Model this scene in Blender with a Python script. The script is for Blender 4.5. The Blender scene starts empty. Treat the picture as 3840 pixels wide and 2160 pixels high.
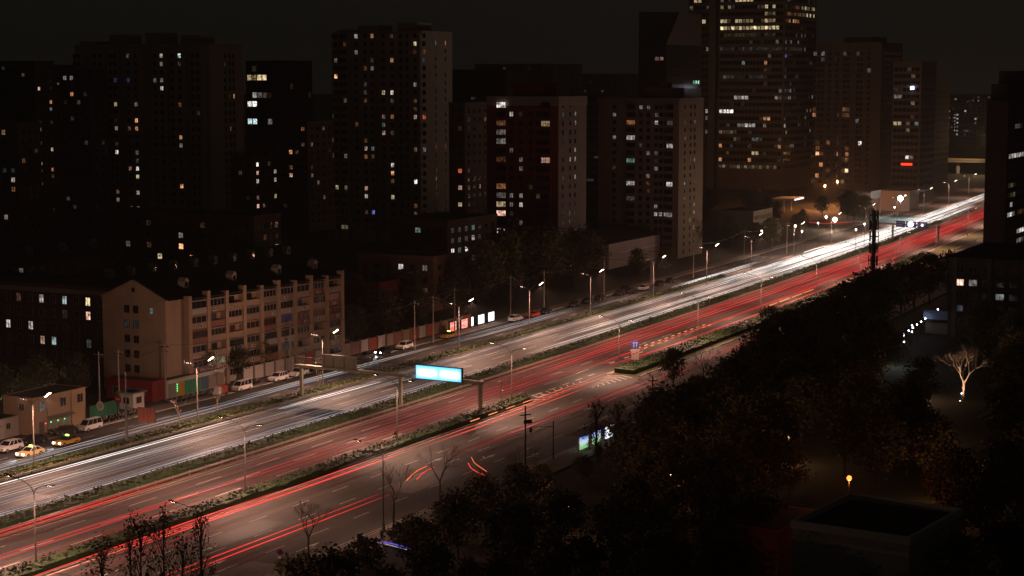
import bpy, math, random
from mathutils import Vector
SC = bpy.context.scene
rnd = random.Random(11)
PI = math.pi
# ------------------------------------------------------------------ camera, sky, exposure
FPX = 6900.0; CAMZ = 58.0; TH = math.atan(790 / FPX)
cd = bpy.data.cameras.new('camera'); cam = bpy.data.objects.new('camera', cd)
SC.collection.objects.link(cam); SC.camera = cam
cam.location = (0, 0, CAMZ); cam.rotation_euler = (PI / 2 - TH, 0, 0)
cd.sensor_width = 36; cd.lens = 36 * FPX / 3840; cd.clip_start = 1; cd.clip_end = 9000
W = bpy.data.worlds.new('World'); SC.world = W; W.use_nodes = True
wn = W.node_tree.nodes; wl = W.node_tree.links
bg = wn['Background']
tc = wn.new('ShaderNodeTexCoord'); sx = wn.new('ShaderNodeSeparateXYZ'); rp = wn.new('ShaderNodeValToRGB')
wl.new(tc.outputs['Generated'], sx.inputs[0]); wl.new(sx.outputs['Z'], rp.inputs[0]); wl.new(rp.outputs[0], bg.inputs['Color'])
rp.color_ramp.elements[0].position = 0.0; rp.color_ramp.elements[0].color = (.0060, .0057, .0047, 1)
rp.color_ramp.elements[1].position = 0.35; rp.color_ramp.elements[1].color = (.0052, .0050, .0043, 1)
bg.inputs['Strength'].default_value = 1.0
vs = SC.view_settings
vs.view_transform = 'Standard'; vs.look = 'None'; vs.exposure = 0.0; vs.gamma = 1.0; vs.use_curve_mapping = False
SC.cycles.use_denoising = True
SC.cycles.max_bounces = 4; SC.cycles.diffuse_bounces = 2; SC.cycles.glossy_bounces = 2; SC.cycles.volume_bounces = 0
SC.cycles.transparent_max_bounces = 8; SC.cycles.transmission_bounces = 2
SC.cycles.sample_clamp_indirect = 3.0
LAMP_W = 16500.0          # lamp flux in Blender watts
LAMP_C = (1.0, .53, .37)
HAZE = 0.00018

# ------------------------------------------------------------------ survey: camera model and road frame
_c, _s = math.cos(TH), math.sin(TH)
def PX(X, Y, Z):
    dz = Z - CAMZ; w = Y * _c - dz * _s; up = Y * _s + dz * _c
    return 1920 + FPX * X / w, 1080 - FPX * up / w
def G(px, py, z=0.0):          # survey point: ground (or height z) seen at a pixel of the photograph
    u = (px - 1920) / FPX; v = -(py - 1080) / FPX
    d = (u, _c + v * _s, -_s + v * _c); t = (z - CAMZ) / d[2]
    return u * t, d[1] * t
def HD(s):
    return math.radians(27.4 - 4.9 * min(max(s, 0), 665) / 665)
_pts = {0: (-65.4, 229.8)}
x, y = _pts[0]
for i in range(2200):
    a = HD(i + .5); x += math.sin(a); y += math.cos(a); _pts[i + 1] = (x, y)
x, y = _pts[0]
for i in range(300):
    x -= math.sin(HD(0)); y -= math.cos(HD(0)); _pts[-i - 1] = (x, y)
def RD(s, t):                  # road frame: s metres along the median rail, t metres to its left
    i = math.floor(s); f = s - i; p = _pts[i]; q = _pts[i + 1]; a = HD(s)
    return (p[0] + (q[0] - p[0]) * f - t * math.cos(a), p[1] + (q[1] - p[1]) * f + t * math.sin(a))
def KT(s, t):                  # the far side narrows slightly along the road
    if t > 4: t *= 1 - .0004 * min(max(s, 0), 700)
    elif t < -14 : t -= 2.6 * min(max((s - 110) / 80, 0), 1) if s < 420 else 2.6
    return t
def RK(s, t): return RD(s, KT(s, t))
def RZ(s): return PI / 2 - HD(s)   # rotation that turns local +x along the road

# ------------------------------------------------------------------ materials
_M = {}
def _mk(name):
    m = bpy.data.materials.new(name); m.use_nodes = True
    return m, m.node_tree.nodes, m.node_tree.links, m.node_tree.nodes['Principled BSDF']
def mat(name, col, rough=.75, metal=0, var=.18, scale=1.2, bump=0, spec=.4, rand=0):
    if name in _M: return _M[name]
    m, n, l, b = _mk(name)
    b.inputs['Roughness'].default_value = rough; b.inputs['Metallic'].default_value = metal
    b.inputs['Specular IOR Level'].default_value = spec
    t = n.new('ShaderNodeTexCoord'); no = n.new('ShaderNodeTexNoise'); no.inputs['Scale'].default_value = scale
    no.inputs['Detail'].default_value = 6; no.inputs['Roughness'].default_value = .65
    l.new(t.outputs['Object'], no.inputs['Vector'])
    mx = n.new('ShaderNodeMix'); mx.data_type = 'RGBA'
    mx.inputs[6].default_value = tuple(c * (1 - var) for c in col) + (1,); mx.inputs[7].default_value = tuple(min(1, c * (1 + var)) for c in col) + (1,)
    l.new(no.outputs['Fac'], mx.inputs[0])
    out = mx.outputs[2]
    if rand:
        oi = n.new('ShaderNodeObjectInfo'); h = n.new('ShaderNodeHueSaturation')
        mr = n.new('ShaderNodeMapRange'); mr.inputs[3].default_value = 1 - rand; mr.inputs[4].default_value = 1 + rand
        l.new(oi.outputs['Random'], mr.inputs[0]); l.new(mr.outputs[0], h.inputs['Value']); l.new(out, h.inputs['Color']); out = h.outputs[0]
    l.new(out, b.inputs['Base Color'])
    if bump:
        bp = n.new('ShaderNodeBump'); bp.inputs['Strength'].default_value = bump; l.new(no.outputs['Fac'], bp.inputs['Height']); l.new(bp.outputs[0], b.inputs['Normal'])
    _M[name] = m; return m
def wear(m):                  # long worn streaks that follow the carriageway
    n, l = m.node_tree.nodes, m.node_tree.links; b = n['Principled BSDF']; src = b.inputs['Base Color'].links[0].from_socket
    t = n.new('ShaderNodeTexCoord'); mp = n.new('ShaderNodeMapping'); mp.inputs['Rotation'].default_value = (0, 0, -(PI / 2 - math.radians(26.3))); mp.inputs['Scale'].default_value = (.012, .55, 1)
    mp.vector_type = 'POINT'; ro = n.new('ShaderNodeVectorRotate'); ro.rotation_type = 'Z_AXIS'; ro.inputs['Angle'].default_value = -(PI / 2 - math.radians(26.3)); sc_ = n.new('ShaderNodeVectorMath'); sc_.operation = 'MULTIPLY'; sc_.inputs[1].default_value = (.012, .6, 1)
    n.remove(mp); no = n.new('ShaderNodeTexNoise'); no.inputs['Scale'].default_value = 1; no.inputs['Detail'].default_value = 5
    l.new(t.outputs['Object'], ro.inputs['Vector']); l.new(ro.outputs[0], sc_.inputs[0]); l.new(sc_.outputs[0], no.inputs['Vector'])
    mr = n.new('ShaderNodeMapRange'); mr.inputs[1].default_value = .3; mr.inputs[2].default_value = .7; mr.inputs[3].default_value = .68; mr.inputs[4].default_value = 1.35; l.new(no.outputs['Fac'], mr.inputs[0])
    h = n.new('ShaderNodeHueSaturation'); l.new(mr.outputs[0], h.inputs['Value']); l.new(src, h.inputs['Color']); l.new(h.outputs[0], b.inputs['Base Color'])
def glow(name, col, s, sample=False, noise=0, nscale=1.0):
    if name in _M: return _M[name]
    m, n, l, b = _mk(name)
    b.inputs['Base Color'].default_value = (.02, .02, .02, 1)
    b.inputs['Emission Color'].default_value = tuple(col) + (1,); b.inputs['Emission Strength'].default_value = s
    if noise:
        t = n.new('ShaderNodeTexCoord'); no = n.new('ShaderNodeTexNoise'); no.inputs['Scale'].default_value = nscale
        oi = n.new('ShaderNodeObjectInfo'); ad = n.new('ShaderNodeVectorMath'); ad.operation = 'ADD'
        l.new(t.outputs['Object'], ad.inputs[0]); l.new(oi.outputs['Location'], ad.inputs[1]); l.new(ad.outputs[0], no.inputs['Vector'])
        mr = n.new('ShaderNodeMapRange'); mr.inputs[1].default_value = .32; mr.inputs[2].default_value = .68
        mr.inputs[3].default_value = s * (1 - noise); mr.inputs[4].default_value = s * (1 + noise)
        l.new(no.outputs['Fac'], mr.inputs[0]); l.new(mr.outputs[0], b.inputs['Emission Strength'])
    m.cycles.emission_sampling = 'AUTO' if sample else 'NONE'
    _M[name] = m; return m
M = dict(
    asphalt=mat('asphalt', (.058, .054, .050), .72, var=.30, scale=.35, spec=.35),
    asphalt2=mat('asphalt_side', (.040, .038, .036), .8, var=.30, scale=.4),
    patch=mat('asphalt_patch', (.034, .034, .033), .6, var=.2, scale=.6),
    soil=mat('soil', (.050, .046, .034), .95, var=.5, scale=.08),
    parkg=mat('park_ground', (.030, .030, .020), .95, var=.5, scale=.12),
    verge=mat('verge_grass', (.075, .075, .030), .95, var=.5, scale=.5),
    pave=mat('pavement', (.16, .14, .12), .85, var=.3, scale=.8),
    kerb=mat('kerb_stone', (.30, .28, .25), .8, var=.25, scale=1),
    paint=mat('road_paint', (.50, .48, .45), .6, var=.4, scale=2.5),
    steel=mat('galvanised_steel', (.34, .33, .32), .5, .6, var=.15),
    pole=mat('lamp_pole_paint', (.17, .16, .15), .5, .2, var=.1),
    dark=mat('dark_metal', (.03, .03, .03), .55, .4),
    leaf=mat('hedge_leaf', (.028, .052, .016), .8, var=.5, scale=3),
    leafd=mat('tree_leaf', (.095, .085, .042), .8, var=.45, scale=.8, rand=.45),
    leafb=mat('autumn_leaf', (.12, .075, .035), .8, var=.4, scale=.8, rand=.3),
    bark=mat('bark', (.075, .055, .040), .9, var=.4, scale=4),
    barkp=mat('pale_bark', (.20, .16, .12), .9, var=.3, scale=4),
    glass=mat('dark_glass', (.012, .013, .014), .12, 0, var=.1, spec=.6),
    frame=mat('window_frame', (.30, .28, .26), .6),
    framed=mat('dark_window_frame', (.045, .042, .04), .6),
    tarw=mat('roof_felt', (.035, .035, .033), .9, var=.3, scale=.5),
    tyre=mat('tyre', (.018, .018, .018), .9), rim=mat('wheel_rim', (.35, .35, .35), .35, .8),
    white=mat('white_paint', (.72, .70, .68), .35, var=.06, spec=.5),
    black=mat('black_paint', (.012, .012, .014), .2, var=.1, spec=.6),
    grey=mat('grey_paint', (.20, .20, .21), .3, .3, var=.1),
    red=mat('red_paint', (.42, .03, .025), .4, var=.15),
    yellow=mat('taxi_yellow', (.55, .28, .03), .35, var=.1),
    taxip=mat('taxi_pale', (.62, .46, .22), .35, var=.1),
    green=mat('taxi_green', (.02, .09, .05), .35, var=.1),
    blue=mat('sign_blue', (.03, .05, .30), .5, var=.1),
)
wear(M['asphalt']); wear(M['asphalt2'])
WARM = {'w': (1, .90, .82), 'c': (.72, .95, .95), 'o': (1, .43, .19), 'y': (1, .78, .42), 'p': (1, .58, .44), 'b': (.25, .27, .9), 'g': (.35, .85, .66), 'r': (1, .16, .08)}
BR = {0: .018, 1: .085, 2: .34, 3: .85, 4: .9}
wr_ = random.Random(3)
def LG(c, b):
    v = wr_.choice((0, 1, 1, 2)); cc = WARM[c]; k = (.5, 1, 1.5)[v]; d = (.92, 1, 1.05)[v]
    return glow('lit_window_%s%d%d' % (c, b, v), (cc[0], min(1, cc[1] * d), min(1, cc[2] * d * d)), BR[b] * k, noise=.8, nscale=1.3)

# ------------------------------------------------------------------ mesh builder
class MB:
    def __init__(s): s.v = []; s.f = []; s.m = []
    def poly(s, pts, mi=0):
        k = len(s.v); s.v += [tuple(p) for p in pts]; s.f.append(tuple(range(k, k + len(pts)))); s.m.append(mi); return s
    def hexa(s, p, mi=0):      # 4 bottom, 4 top
        k = len(s.v); s.v += [tuple(q) for q in p]
        for q in ((3, 2, 1, 0), (4, 5, 6, 7), (0, 1, 5, 4), (1, 2, 6, 5), (2, 3, 7, 6), (3, 0, 4, 7)):
            s.f.append(tuple(k + i for i in q)); s.m.append(mi)
        return s
    def box(s, x0, x1, y0, y1, z0, z1, mi=0):
        return s.hexa(((x0, y0, z0), (x1, y0, z0), (x1, y1, z0), (x0, y1, z0), (x0, y0, z1), (x1, y0, z1), (x1, y1, z1), (x0, y1, z1)), mi)
    def cyl(s, a, b, r0, r1=None, n=8, mi=0):
        r1 = r0 if r1 is None else r1; a = Vector(a); b = Vector(b); d = (b - a)
        if d.length < 1e-6: return s
        d.normalize(); u = d.orthogonal().normalized(); w = d.cross(u); k = len(s.v)
        for c, r in ((a, r0), (b, r1)):
            for i in range(n):
                q = c + (u * math.cos(2 * PI * i / n) + w * math.sin(2 * PI * i / n)) * r; s.v.append(tuple(q))
        for i in range(n):
            j = (i + 1) % n; s.f.append((k + i, k + j, k + n + j, k + n + i)); s.m.append(mi)
        s.f.append(tuple(k + n - 1 - i for i in range(n))); s.m.append(mi); s.f.append(tuple(k + n + i for i in range(n))); s.m.append(mi)
        return s
    def path(s, pts, r, n=4, mi=0):
        P3 = [Vector(p) for p in pts]; k = len(s.v); N = len(P3)
        for i, p in enumerate(P3):
            d = (P3[min(i + 1, N - 1)] - P3[max(i - 1, 0)]).normalized(); u = d.cross(Vector((0, 0, 1)))
            u = u.normalized() if u.length > 1e-4 else Vector((1, 0, 0)); w = u.cross(d)
            rr = r[i] if isinstance(r, (list, tuple)) else r
            for j in range(n):
                a = 2 * PI * (j + .5) / n; s.v.append(tuple(p + (u * math.cos(a) + w * math.sin(a)) * rr))
        for i in range(N - 1):
            for j in range(n):
                q = (j + 1) % n; s.f.append((k + i * n + j, k + i * n + q, k + (i + 1) * n + q, k + (i + 1) * n + j)); s.m.append(mi)
        return s
    def prism(s, prof, y0, y1, mi=0):     # profile in x,z extruded along y
        n = len(prof); k = len(s.v)
        s.v += [(p[0], y0, p[1]) for p in prof] + [(p[0], y1, p[1]) for p in prof]
        for i in range(n):
            j = (i + 1) % n; s.f.append((k + i, k + j, k + n + j, k + n + i)); s.m.append(mi)
        s.f.append(tuple(k + n - 1 - i for i in range(n))); s.m.append(mi); s.f.append(tuple(k + n + i for i in range(n))); s.m.append(mi)
        return s
    def mesh(s, name, mats):
        me = bpy.data.meshes.new(name); me.from_pydata(s.v, [], s.f)
        for m in (mats if isinstance(mats, (list, tuple)) else [mats]): me.materials.append(m)
        if any(s.m): me.polygons.foreach_set('material_index', s.m)
        me.update(); return me
def ob(name, me, parent=None, loc=(0, 0, 0), rz=0, sc=None, **pr):
    o = bpy.data.objects.new(name, me); SC.collection.objects.link(o)
    o.location = loc; o.rotation_euler = (0, 0, rz)
    if sc: o.scale = sc if isinstance(sc, tuple) else (sc, sc, sc)
    if parent: o.parent = parent
    for k, v in pr.items():
        if v: o[k] = v
    return o
def thing(name, label, cat, x, y, z=0, rz=0, group=None, sc=None):
    return ob(name, None, None, (x, y, z), rz, sc, label=label, category=cat, group=group)
def part(name, mb, mats, parent, loc=(0, 0, 0), rz=0): return ob(name, mb.mesh(name, mats), parent, loc, rz)
def struct(name, mb, mats): return ob(name, mb.mesh(name, mats), kind='structure')
def copy_tree(o, parent=None):
    c = o.copy(); SC.collection.objects.link(c)
    if parent: c.parent = parent
    for ch in o.children: copy_tree(ch, c)
    return c
def ss(a, b, d):
    n = max(1, int(round((b - a) / d))); return [a + (b - a) * i / n for i in range(n + 1)]
def ribbon(mb, t0, t1, s0, s1, z, step=8, mi=0, warp=True):
    f = RK if warp else RD; S = ss(s0, s1, step)
    for a, b in zip(S, S[1:]):
        q = [f(a, t1), f(a, t0), f(b, t0), f(b, t1)]; mb.poly([(p[0], p[1], z) for p in q], mi)
def kerbstrip(mb, t0, t1, s0, s1, z0, z1, step=8, warp=True):
    f = RK if warp else RD; S = ss(s0, s1, step)
    for a, b in zip(S, S[1:]):
        q = [f(a, t1), f(a, t0), f(b, t0), f(b, t1)]
        mb.hexa([(p[0], p[1], z0) for p in q] + [(p[0], p[1], z1) for p in q])

# ------------------------------------------------------------------ ground, roads
struct('ground', MB().poly([(-4000, -300, 0), (4000, -300, 0), (4000, 6500, 0), (-4000, 6500, 0)]), M['soil'])
mb = MB(); ribbon(mb, -260, -47, -150, 420, .004, 15, warp=False); struct('park_ground', mb, M['parkg'])
mb = MB(); ribbon(mb, -15.2, 20.2, -160, 1600, .02); struct('expressway', mb, M['asphalt'])
mb = MB(); ribbon(mb, 24.6, 37.4, -160, 700, .016); struct('far_service_road', mb, M['asphalt2'])
mb = MB(); ribbon(mb, -42.2, -15.3, -160, 130, .008, warp=False); ribbon(mb, -42.2, -24, 130, 700, .008, warp=False); struct('near_service_road', mb, M['asphalt'])
mb = MB(); ribbon(mb, -24, -15.2, 130, 152, .012, 4, warp=False); struct('slip_road', mb, M['asphalt'])
mb = MB(); ribbon(mb, 37.7, 41.6, -160, 700, .13); struct('far_pavement', mb, M['pave'])
mb = MB(); ribbon(mb, -47, -42.5, -160, 320, .13, warp=False); struct('near_pavement', mb, M['pave'])
mb = MB(); ribbon(mb, 20.5, 24.3, -160, 700, .13); struct('far_verge', mb, M['verge'])
mb = MB(); ribbon(mb, 20.5, 24.3, 195, 700, .134); struct('verge_paving', mb, M['pave'])
mb = MB()
for a, b, s0, s1, w in ((20.2, 20.5, -160, 1200, 1), (24.3, 24.6, -160, 700, 1), (37.4, 37.7, -160, 700, 1), (-1.2, -.9, -160, 1600, 1), (4.3, 4.6, -160, 1600, 1),
                        (-15.5, -15.2, -160, 118, 0), (-18.3, -18.0, -160, 118, 0), (-42.5, -42.2, -160, 320, 0), (-18.0, -17.7, 152, 620, 0), (-24.3, -24.0, 152, 620, 0)):
    kerbstrip(mb, a, b, s0, s1, 0, .15, warp=bool(w))
struct('kerb', mb, M['kerb'])
mb = MB(); ribbon(mb, -.9, 4.3, -160, 1600, .12); struct('median_strip', mb, M['verge'])
mb = MB(); ribbon(mb, -18.0, -15.5, -160, 118, .12, warp=False); ribbon(mb, -24.0, -18.0, 152, 620, .12, warp=False); struct('near_verge', mb, M['verge'])
mb = MB(); ribbon(mb, 6.0, 13.5, 66, 92, .024); 
for t0, t1, s0, s1 in ((-7.9, -4.7, -22, -4), (-11.5, -8.1, 36, 44), (8.8, 12.2, 8, 20), (12.6, 16.0, 128, 150), (-4.5, -1.4, 96, 120), (-14.4, -11.8, 150, 172), (16.4, 19.3, 34, 47), (-7.9, -4.8, 190, 224)): ribbon(mb, t0, t1, s0, s1, .0245)
struct('asphalt_patch', mb, M['patch'])
mb = MB()
for t0, t1, s0, s1 in ((-29, -25, 8, 22), (-35, -30, 44, 60), (-41, -36, -10, 4), (-28, -22, 84, 96)): ribbon(mb, t0, t1, s0, s1, .013, warp=False)
struct('side_road_patch', mb, M['patch'])
# painted lines
def dashes(mb, t, s0, s1, z=.028, w=.16, on=6, gap=9, warp=True, off=0):
    s = s0 + off
    while s < s1:
        ribbon(mb, t - w / 2, t + w / 2, s, s + on, z, 6, warp=warp); s += on + gap
mb = MB()
for i, t in enumerate((8.6, 12.4, 16.2)): dashes(mb, t, -100, 560, off=4 * i)
for i, t in enumerate((-4.6, -8.0, -11.6)): dashes(mb, t, -100, 560, off=5 * i)
for t in (5.0, 19.6, -1.8): ribbon(mb, t - .09, t + .09, -100, 800, .028)
ribbon(mb, -14.7, -14.52, -100, 118, .028, warp=False); ribbon(mb, -17.3, -17.1, 152, 620, .028, warp=False)
dashes(mb, -15.0, 118, 152, w=.3, on=3, gap=3, warp=False)
struct('lane_marking', mb, M['paint'])
mb = MB()
for i, t in enumerate((28.7, 33.0)): dashes(mb, t, -60, 400, off=3 * i, on=4, gap=6)
ribbon(mb, 24.9, 25.05, -60, 400, .028)
for i, t in enumerate((-24.5, -29.5, -35.5)): dashes(mb, t, -70, 130, off=4 * i, on=4, gap=6, warp=False)
ribbon(mb, -18.8, -18.65, -100, 116, .028, warp=False); ribbon(mb, -41.6, -41.45, -100, 300, .028, warp=False)
struct('service_road_marking', mb, M['paint'])
mb = MB()          # hatched nose of the slip road
for k in range(9):
    s = 119 + k * 2.6; w = 2.4 - k * .2
    for sg in (1, -1):
        q = [RD(s, -16.8), RD(s + .55, -16.8), RD(s + 2.2, -16.8 + sg * w), RD(s + 1.65, -16.8 + sg * w)]
        mb.poly([(p[0], p[1], .03) for p in (q if sg < 0 else q[::-1])])
for k in range(8):
    s = 137 + k * 2.0
    for sg in (1, -1):
        q = [RD(s, -21.0), RD(s + .45, -21.0), RD(s - 1.2, -21.0 + sg * (.4 + k * .32)), RD(s - 1.65, -21.0 + sg * (.4 + k * .32))]
        mb.poly([(p[0], p[1], .03) for p in (q if sg > 0 else q[::-1])])
struct('gore_hatching', mb, M['paint'])
def arrow(mb, s, t, d=1, side=0):
    def q(u, v): p = RD(s + d * u, t + v); return (p[0], p[1], .03)
    mb.poly([q(0, -.09), q(0, .09), q(3.4, .09), q(3.4, -.09)]); mb.poly([q(3.3, -.42), q(3.3, .42), q(5.4, 0)])
    if side: mb.poly([q(1.6, 0), q(2.0, 0), q(3.2, side * 1.0), q(2.8, side * 1.0)])
mb = MB()
for s, t, sd in ((-2, -33, 0), (3, -28, 0), (68, -33, 1), (72, -38.5, -1), (62, -27, 0), (10, -38.5, -1)): arrow(mb, s, t, 1, sd)
struct('arrow_marking', mb, M['paint'])

# ------------------------------------------------------------------ hedges, rails
def hedge(label, segs, seed, leaf, h=1.0, dens=26, group=None):
    r = random.Random(seed); core = MB(); lv = MB()
    for t0, t1, s0, s1, warp in segs:
        f = RK if warp else RD; S = ss(s0, s1, 3)
        for a, b in zip(S, S[1:]):
            hh = h * r.uniform(.7, .95); q = [f(a, t1 - .15), f(a, t0 + .15), f(b, t0 + .15), f(b, t1 - .15)]
            core.hexa([(p[0], p[1], .1) for p in q] + [(p[0] + r.uniform(-.1, .1), p[1] + r.uniform(-.1, .1), hh * r.uniform(.75, 1)) for p in q])
        n = int((s1 - s0) * dens)
        for _ in range(n):
            s = r.uniform(s0, s1); t = r.uniform(t0, t1); p = f(s, t); z = h * r.uniform(.55, 1.12); k = .13 + .15 * r.random()
            a = Vector((r.uniform(-1, 1), r.uniform(-1, 1), r.uniform(-.6, .6))).normalized() * k; b = Vector((r.uniform(-1, 1), r.uniform(-1, 1), r.uniform(-1, 1))).normalized() * k * .8
            c = Vector((p[0], p[1], z)); lv.poly([c - a, c - b, c + a, c + b], 1)
    core.f += [tuple(i + len(core.v) for i in q) for q in lv.f]; core.m += lv.m; core.v += lv.v
    ob('hedge', core.mesh('hedge', [M['leaf'], leaf]), kind='stuff', label=label, category='hedge')
hedge('clipped green hedge growing along the median of the expressway', [(1.0, 4.0, -60, 560, 1)], 1, M['leaf'])
hedge('low green hedge between the near lanes and the near side road', [(-17.9, -15.6, -60, 117, 0), (-22.6, -18.2, 153, 420, 0)], 2, mat('shade_leaf', (.020, .032, .012), .85, var=.5, scale=3), h=1.3)  # darker copy of the hedge leaf, shade put into its colour
hedge('yellowish grass and shrub verge behind the far guard rail', [(20.7, 24.1, -60, 195, 1)], 3, mat('dry_grass', (.11, .095, .035), .95, var=.4, scale=2), h=.55, dens=34)
hedge('dark ground shrubs filling the gap beside the far side road', [(22.6, 24.2, 0, 330, 1)], 4, M['leaf'], h=.9, dens=14)
post = MB().box(-.06, .06, -.06, .06, 0, .8).mesh('rail_post', M['steel'])
def guard(label, t, s0, s1, h=.75, warp=True):
    f = RK if warp else RD
    th = thing('guard_rail', label, 'guard rail', *f(s0, t), 0)
    ox, oy = f(s0, t)
    mb = MB(); S = ss(s0, s1, 6)
    for dz in (0, .19):
        for a, b in zip(S, S[1:]):
            q = [f(a, t + .05), f(a, t - .05), f(b, t - .05), f(b, t + .05)]
            mb.hexa([(p[0] - ox, p[1] - oy, h - .36 + dz) for p in q] + [(p[0] - ox, p[1] - oy, h - .22 + dz) for p in q])
    part('beam', mb, M['steel'], th)
    for s in ss(s0, min(s1, 330), 4.0):
        p = f(s, t + .12); ob('rail_post', post, th, (p[0] - ox, p[1] - oy, 0), RZ(s))
guard('long steel guard rail in the median beside the green hedge', -.2, -60, 620)
guard('long steel guard rail along the outer edge of the white-lit lanes', 20.8, -60, 520)
guard('low steel rail edging the near hedge beside the red-lit lanes', -15.75, -60, 116, .5, False)

# ------------------------------------------------------------------ street lamps
def light(name, parent, loc, power, col=LAMP_C, r=.18):
    d = bpy.data.lights.new(name, 'POINT'); d.energy = power; d.color = col; d.shadow_soft_size = r
    o = bpy.data.objects.new(name, d); SC.collection.objects.link(o); o.parent = parent; o.location = loc; return o
def spot(parent, loc, an, power, col=LAMP_C):
    d = bpy.data.lights.new('lamp_light', 'SPOT'); d.energy = power; d.color = col; d.spot_size = math.radians(158); d.spot_blend = .5; d.shadow_soft_size = .07
    o = bpy.data.objects.new('lamp_light', d); SC.collection.objects.link(o); o.parent = parent; o.location = loc; o.rotation_euler = (0, -.12, an); return o
def semi(parent, loc, an, power):      # the small side-road heads: open lens, light spills sideways
    light('lamp_light', parent, (loc[0], loc[1], loc[2] - .12), power, LAMP_C, .07)
lens_on = glow('lamp_lens', (1, .70, .52), 40)
_lm = {}
def lamp_parts(th, h, arms, on=True, power=1.0):
    """arms: (direction angle in local frame, length, rise, relative power)"""
    key = round(h, 1)
    if ('p', key) not in _lm: _lm['p', key] = MB().cyl((0, 0, 0), (0, 0, h), .13, .075, 8).mesh('pole', M['pole'])
    if 'b' not in _lm: _lm['b'] = MB().box(-.25, .25, -.25, .25, 0, .3).box(-.1, .16, -.14, .14, .3, 1.1).mesh('pole_base', M['pole'])
    ob('pole', _lm['p', key], th); ob('pole_base', _lm['b'], th)
    for an, ln, rise, pw, tilt in arms:
        k = ('a', ln, rise)
        if k not in _lm:
            pts = [(0, 0, 0), (.12 * ln, 0, .45 * rise), (.4 * ln, 0, .75 * rise), (.75 * ln, 0, .93 * rise), (ln, 0, rise)]
            _lm[k] = MB().path(pts, .05, 6).mesh('arm', M['pole'])
            hb = MB().hexa([(0, -.14, -.02), (1.1, -.22, -.02), (1.1, .22, -.02), (0, .14, -.02), (0, -.11, .10), (1.05, -.16, .14), (1.05, .16, .14), (0, .11, .10)])
            _lm['h'] = hb.mesh('lamp_head', M['dark'])
            _lm['l'] = MB().poly([(.18, -.15, -.026), (.18, .15, -.026), (1.06, .2, -.026), (1.06, -.2, -.026)]).mesh('lens', lens_on)
        ob('arm', _lm[k], th, (0, 0, h - .05), an)
        ex, ey = math.cos(an) * ln, math.sin(an) * ln
        hd_ = ob('lamp_head', _lm['h'], th, (ex, ey, h - .05 + rise)); hd_.rotation_euler = (0, -tilt, an)
        if pw > 0:
            l_ = ob('lens', _lm['l'], th, (ex, ey, h - .05 + rise)); l_.rotation_euler = (0, -tilt, an)
            if tilt > .5: hd_.scale = l_.scale = (1.25, 1.5, 1.2)
            (spot if pw > .27 else semi)(th, (ex + math.cos(an) * .65, ey + math.sin(an) * .65, h - .2 + rise), an, LAMP_W * pw * power)
FARL = [(-5, 23.3), (32.4, 23.1), (72, 22.6), (110, 22.0), (137, 0), (163.6, 21.8), (197.8, 21.6), (230.6, 20.6), (269.8, 19.4), (308.2, 18), (348, 17.6), (394, 17.6), (440, 17.3), (490, 17), (545, 16.8), (600, 16.6), (661.7, 16.5), (720, 16.4), (790, 16.4)]
where = ['just outside the left edge', 'in front of the low white shed', 'beside the gable-ended apartment block', 'behind the green sign gantry', '', 'opposite the row of lit advert boxes', 'beside the white parked wagon', 'beside the dark parked cars', 'near the car with red brake lights', 'before the white-walled hall']
gi = 0
for s, t in FARL:
    if not t: continue
    i = gi if gi < 4 else gi + 1; gi += 1
    th = thing('street_lamp', ('tall lit street lamp on the far verge ' + where[i]) if i < 10 else 'small distant lit street lamp on the far edge of the bending expressway', 'street lamp', *RD(s, t), 0, RZ(s), 'street lamps along the far verge')
    lamp_parts(th, 9.6, [(-PI / 2, 2.3, 1.5, 1.0, .62), (PI / 2, 1.3, .9, .22 if s < 130 else .10, .15)])
MEDL = [(-11, -15.9), (31.3, -15.8), (72.6, -15.8), (112, -16.2), (155, -18.5), (199, -18.7), (243, -18.7), (290, -18.7), (335, -18.7), (385, -18.7), (440, -18.7), (500, -18.6), (560, -18.5)]
wm = ['farthest left over the bottom corner', 'in front of the long median hedge', 'just before the bright cyan screen gantry', 'right of the bright cyan screen', 'behind the blue square road sign', 'near the flashing amber streaks', 'beside the bushy far hedge bend']
for i, (s, t) in enumerate(MEDL):
    th = thing('street_lamp', ('grey double-armed street lamp in the near hedge ' + wm[i]) if i < 7 else 'distant grey street lamp standing over the red streaks', 'street lamp', *RD(s, t), 0, RZ(s), 'street lamps in the near hedge')
    lamp_parts(th, 9.3, [(PI / 2, 3.4, 1.7, 1.0, .2), (-PI / 2, 2.0, 1.2, .28, .05)])
for s, t, w in ((-15, -43.2, 'behind the leafy poplars at the bottom left'), (23.3, -43, 'beside the two bare trees on the near pavement')):
    th = thing('street_lamp', 'dark single-armed street lamp ' + w, 'street lamp', *RD(s, t), .1, RZ(s), 'street lamps on the near pavement')
    lamp_parts(th, 10.2, [(PI / 2, 3.2, 1.3, .15, .2)])

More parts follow.
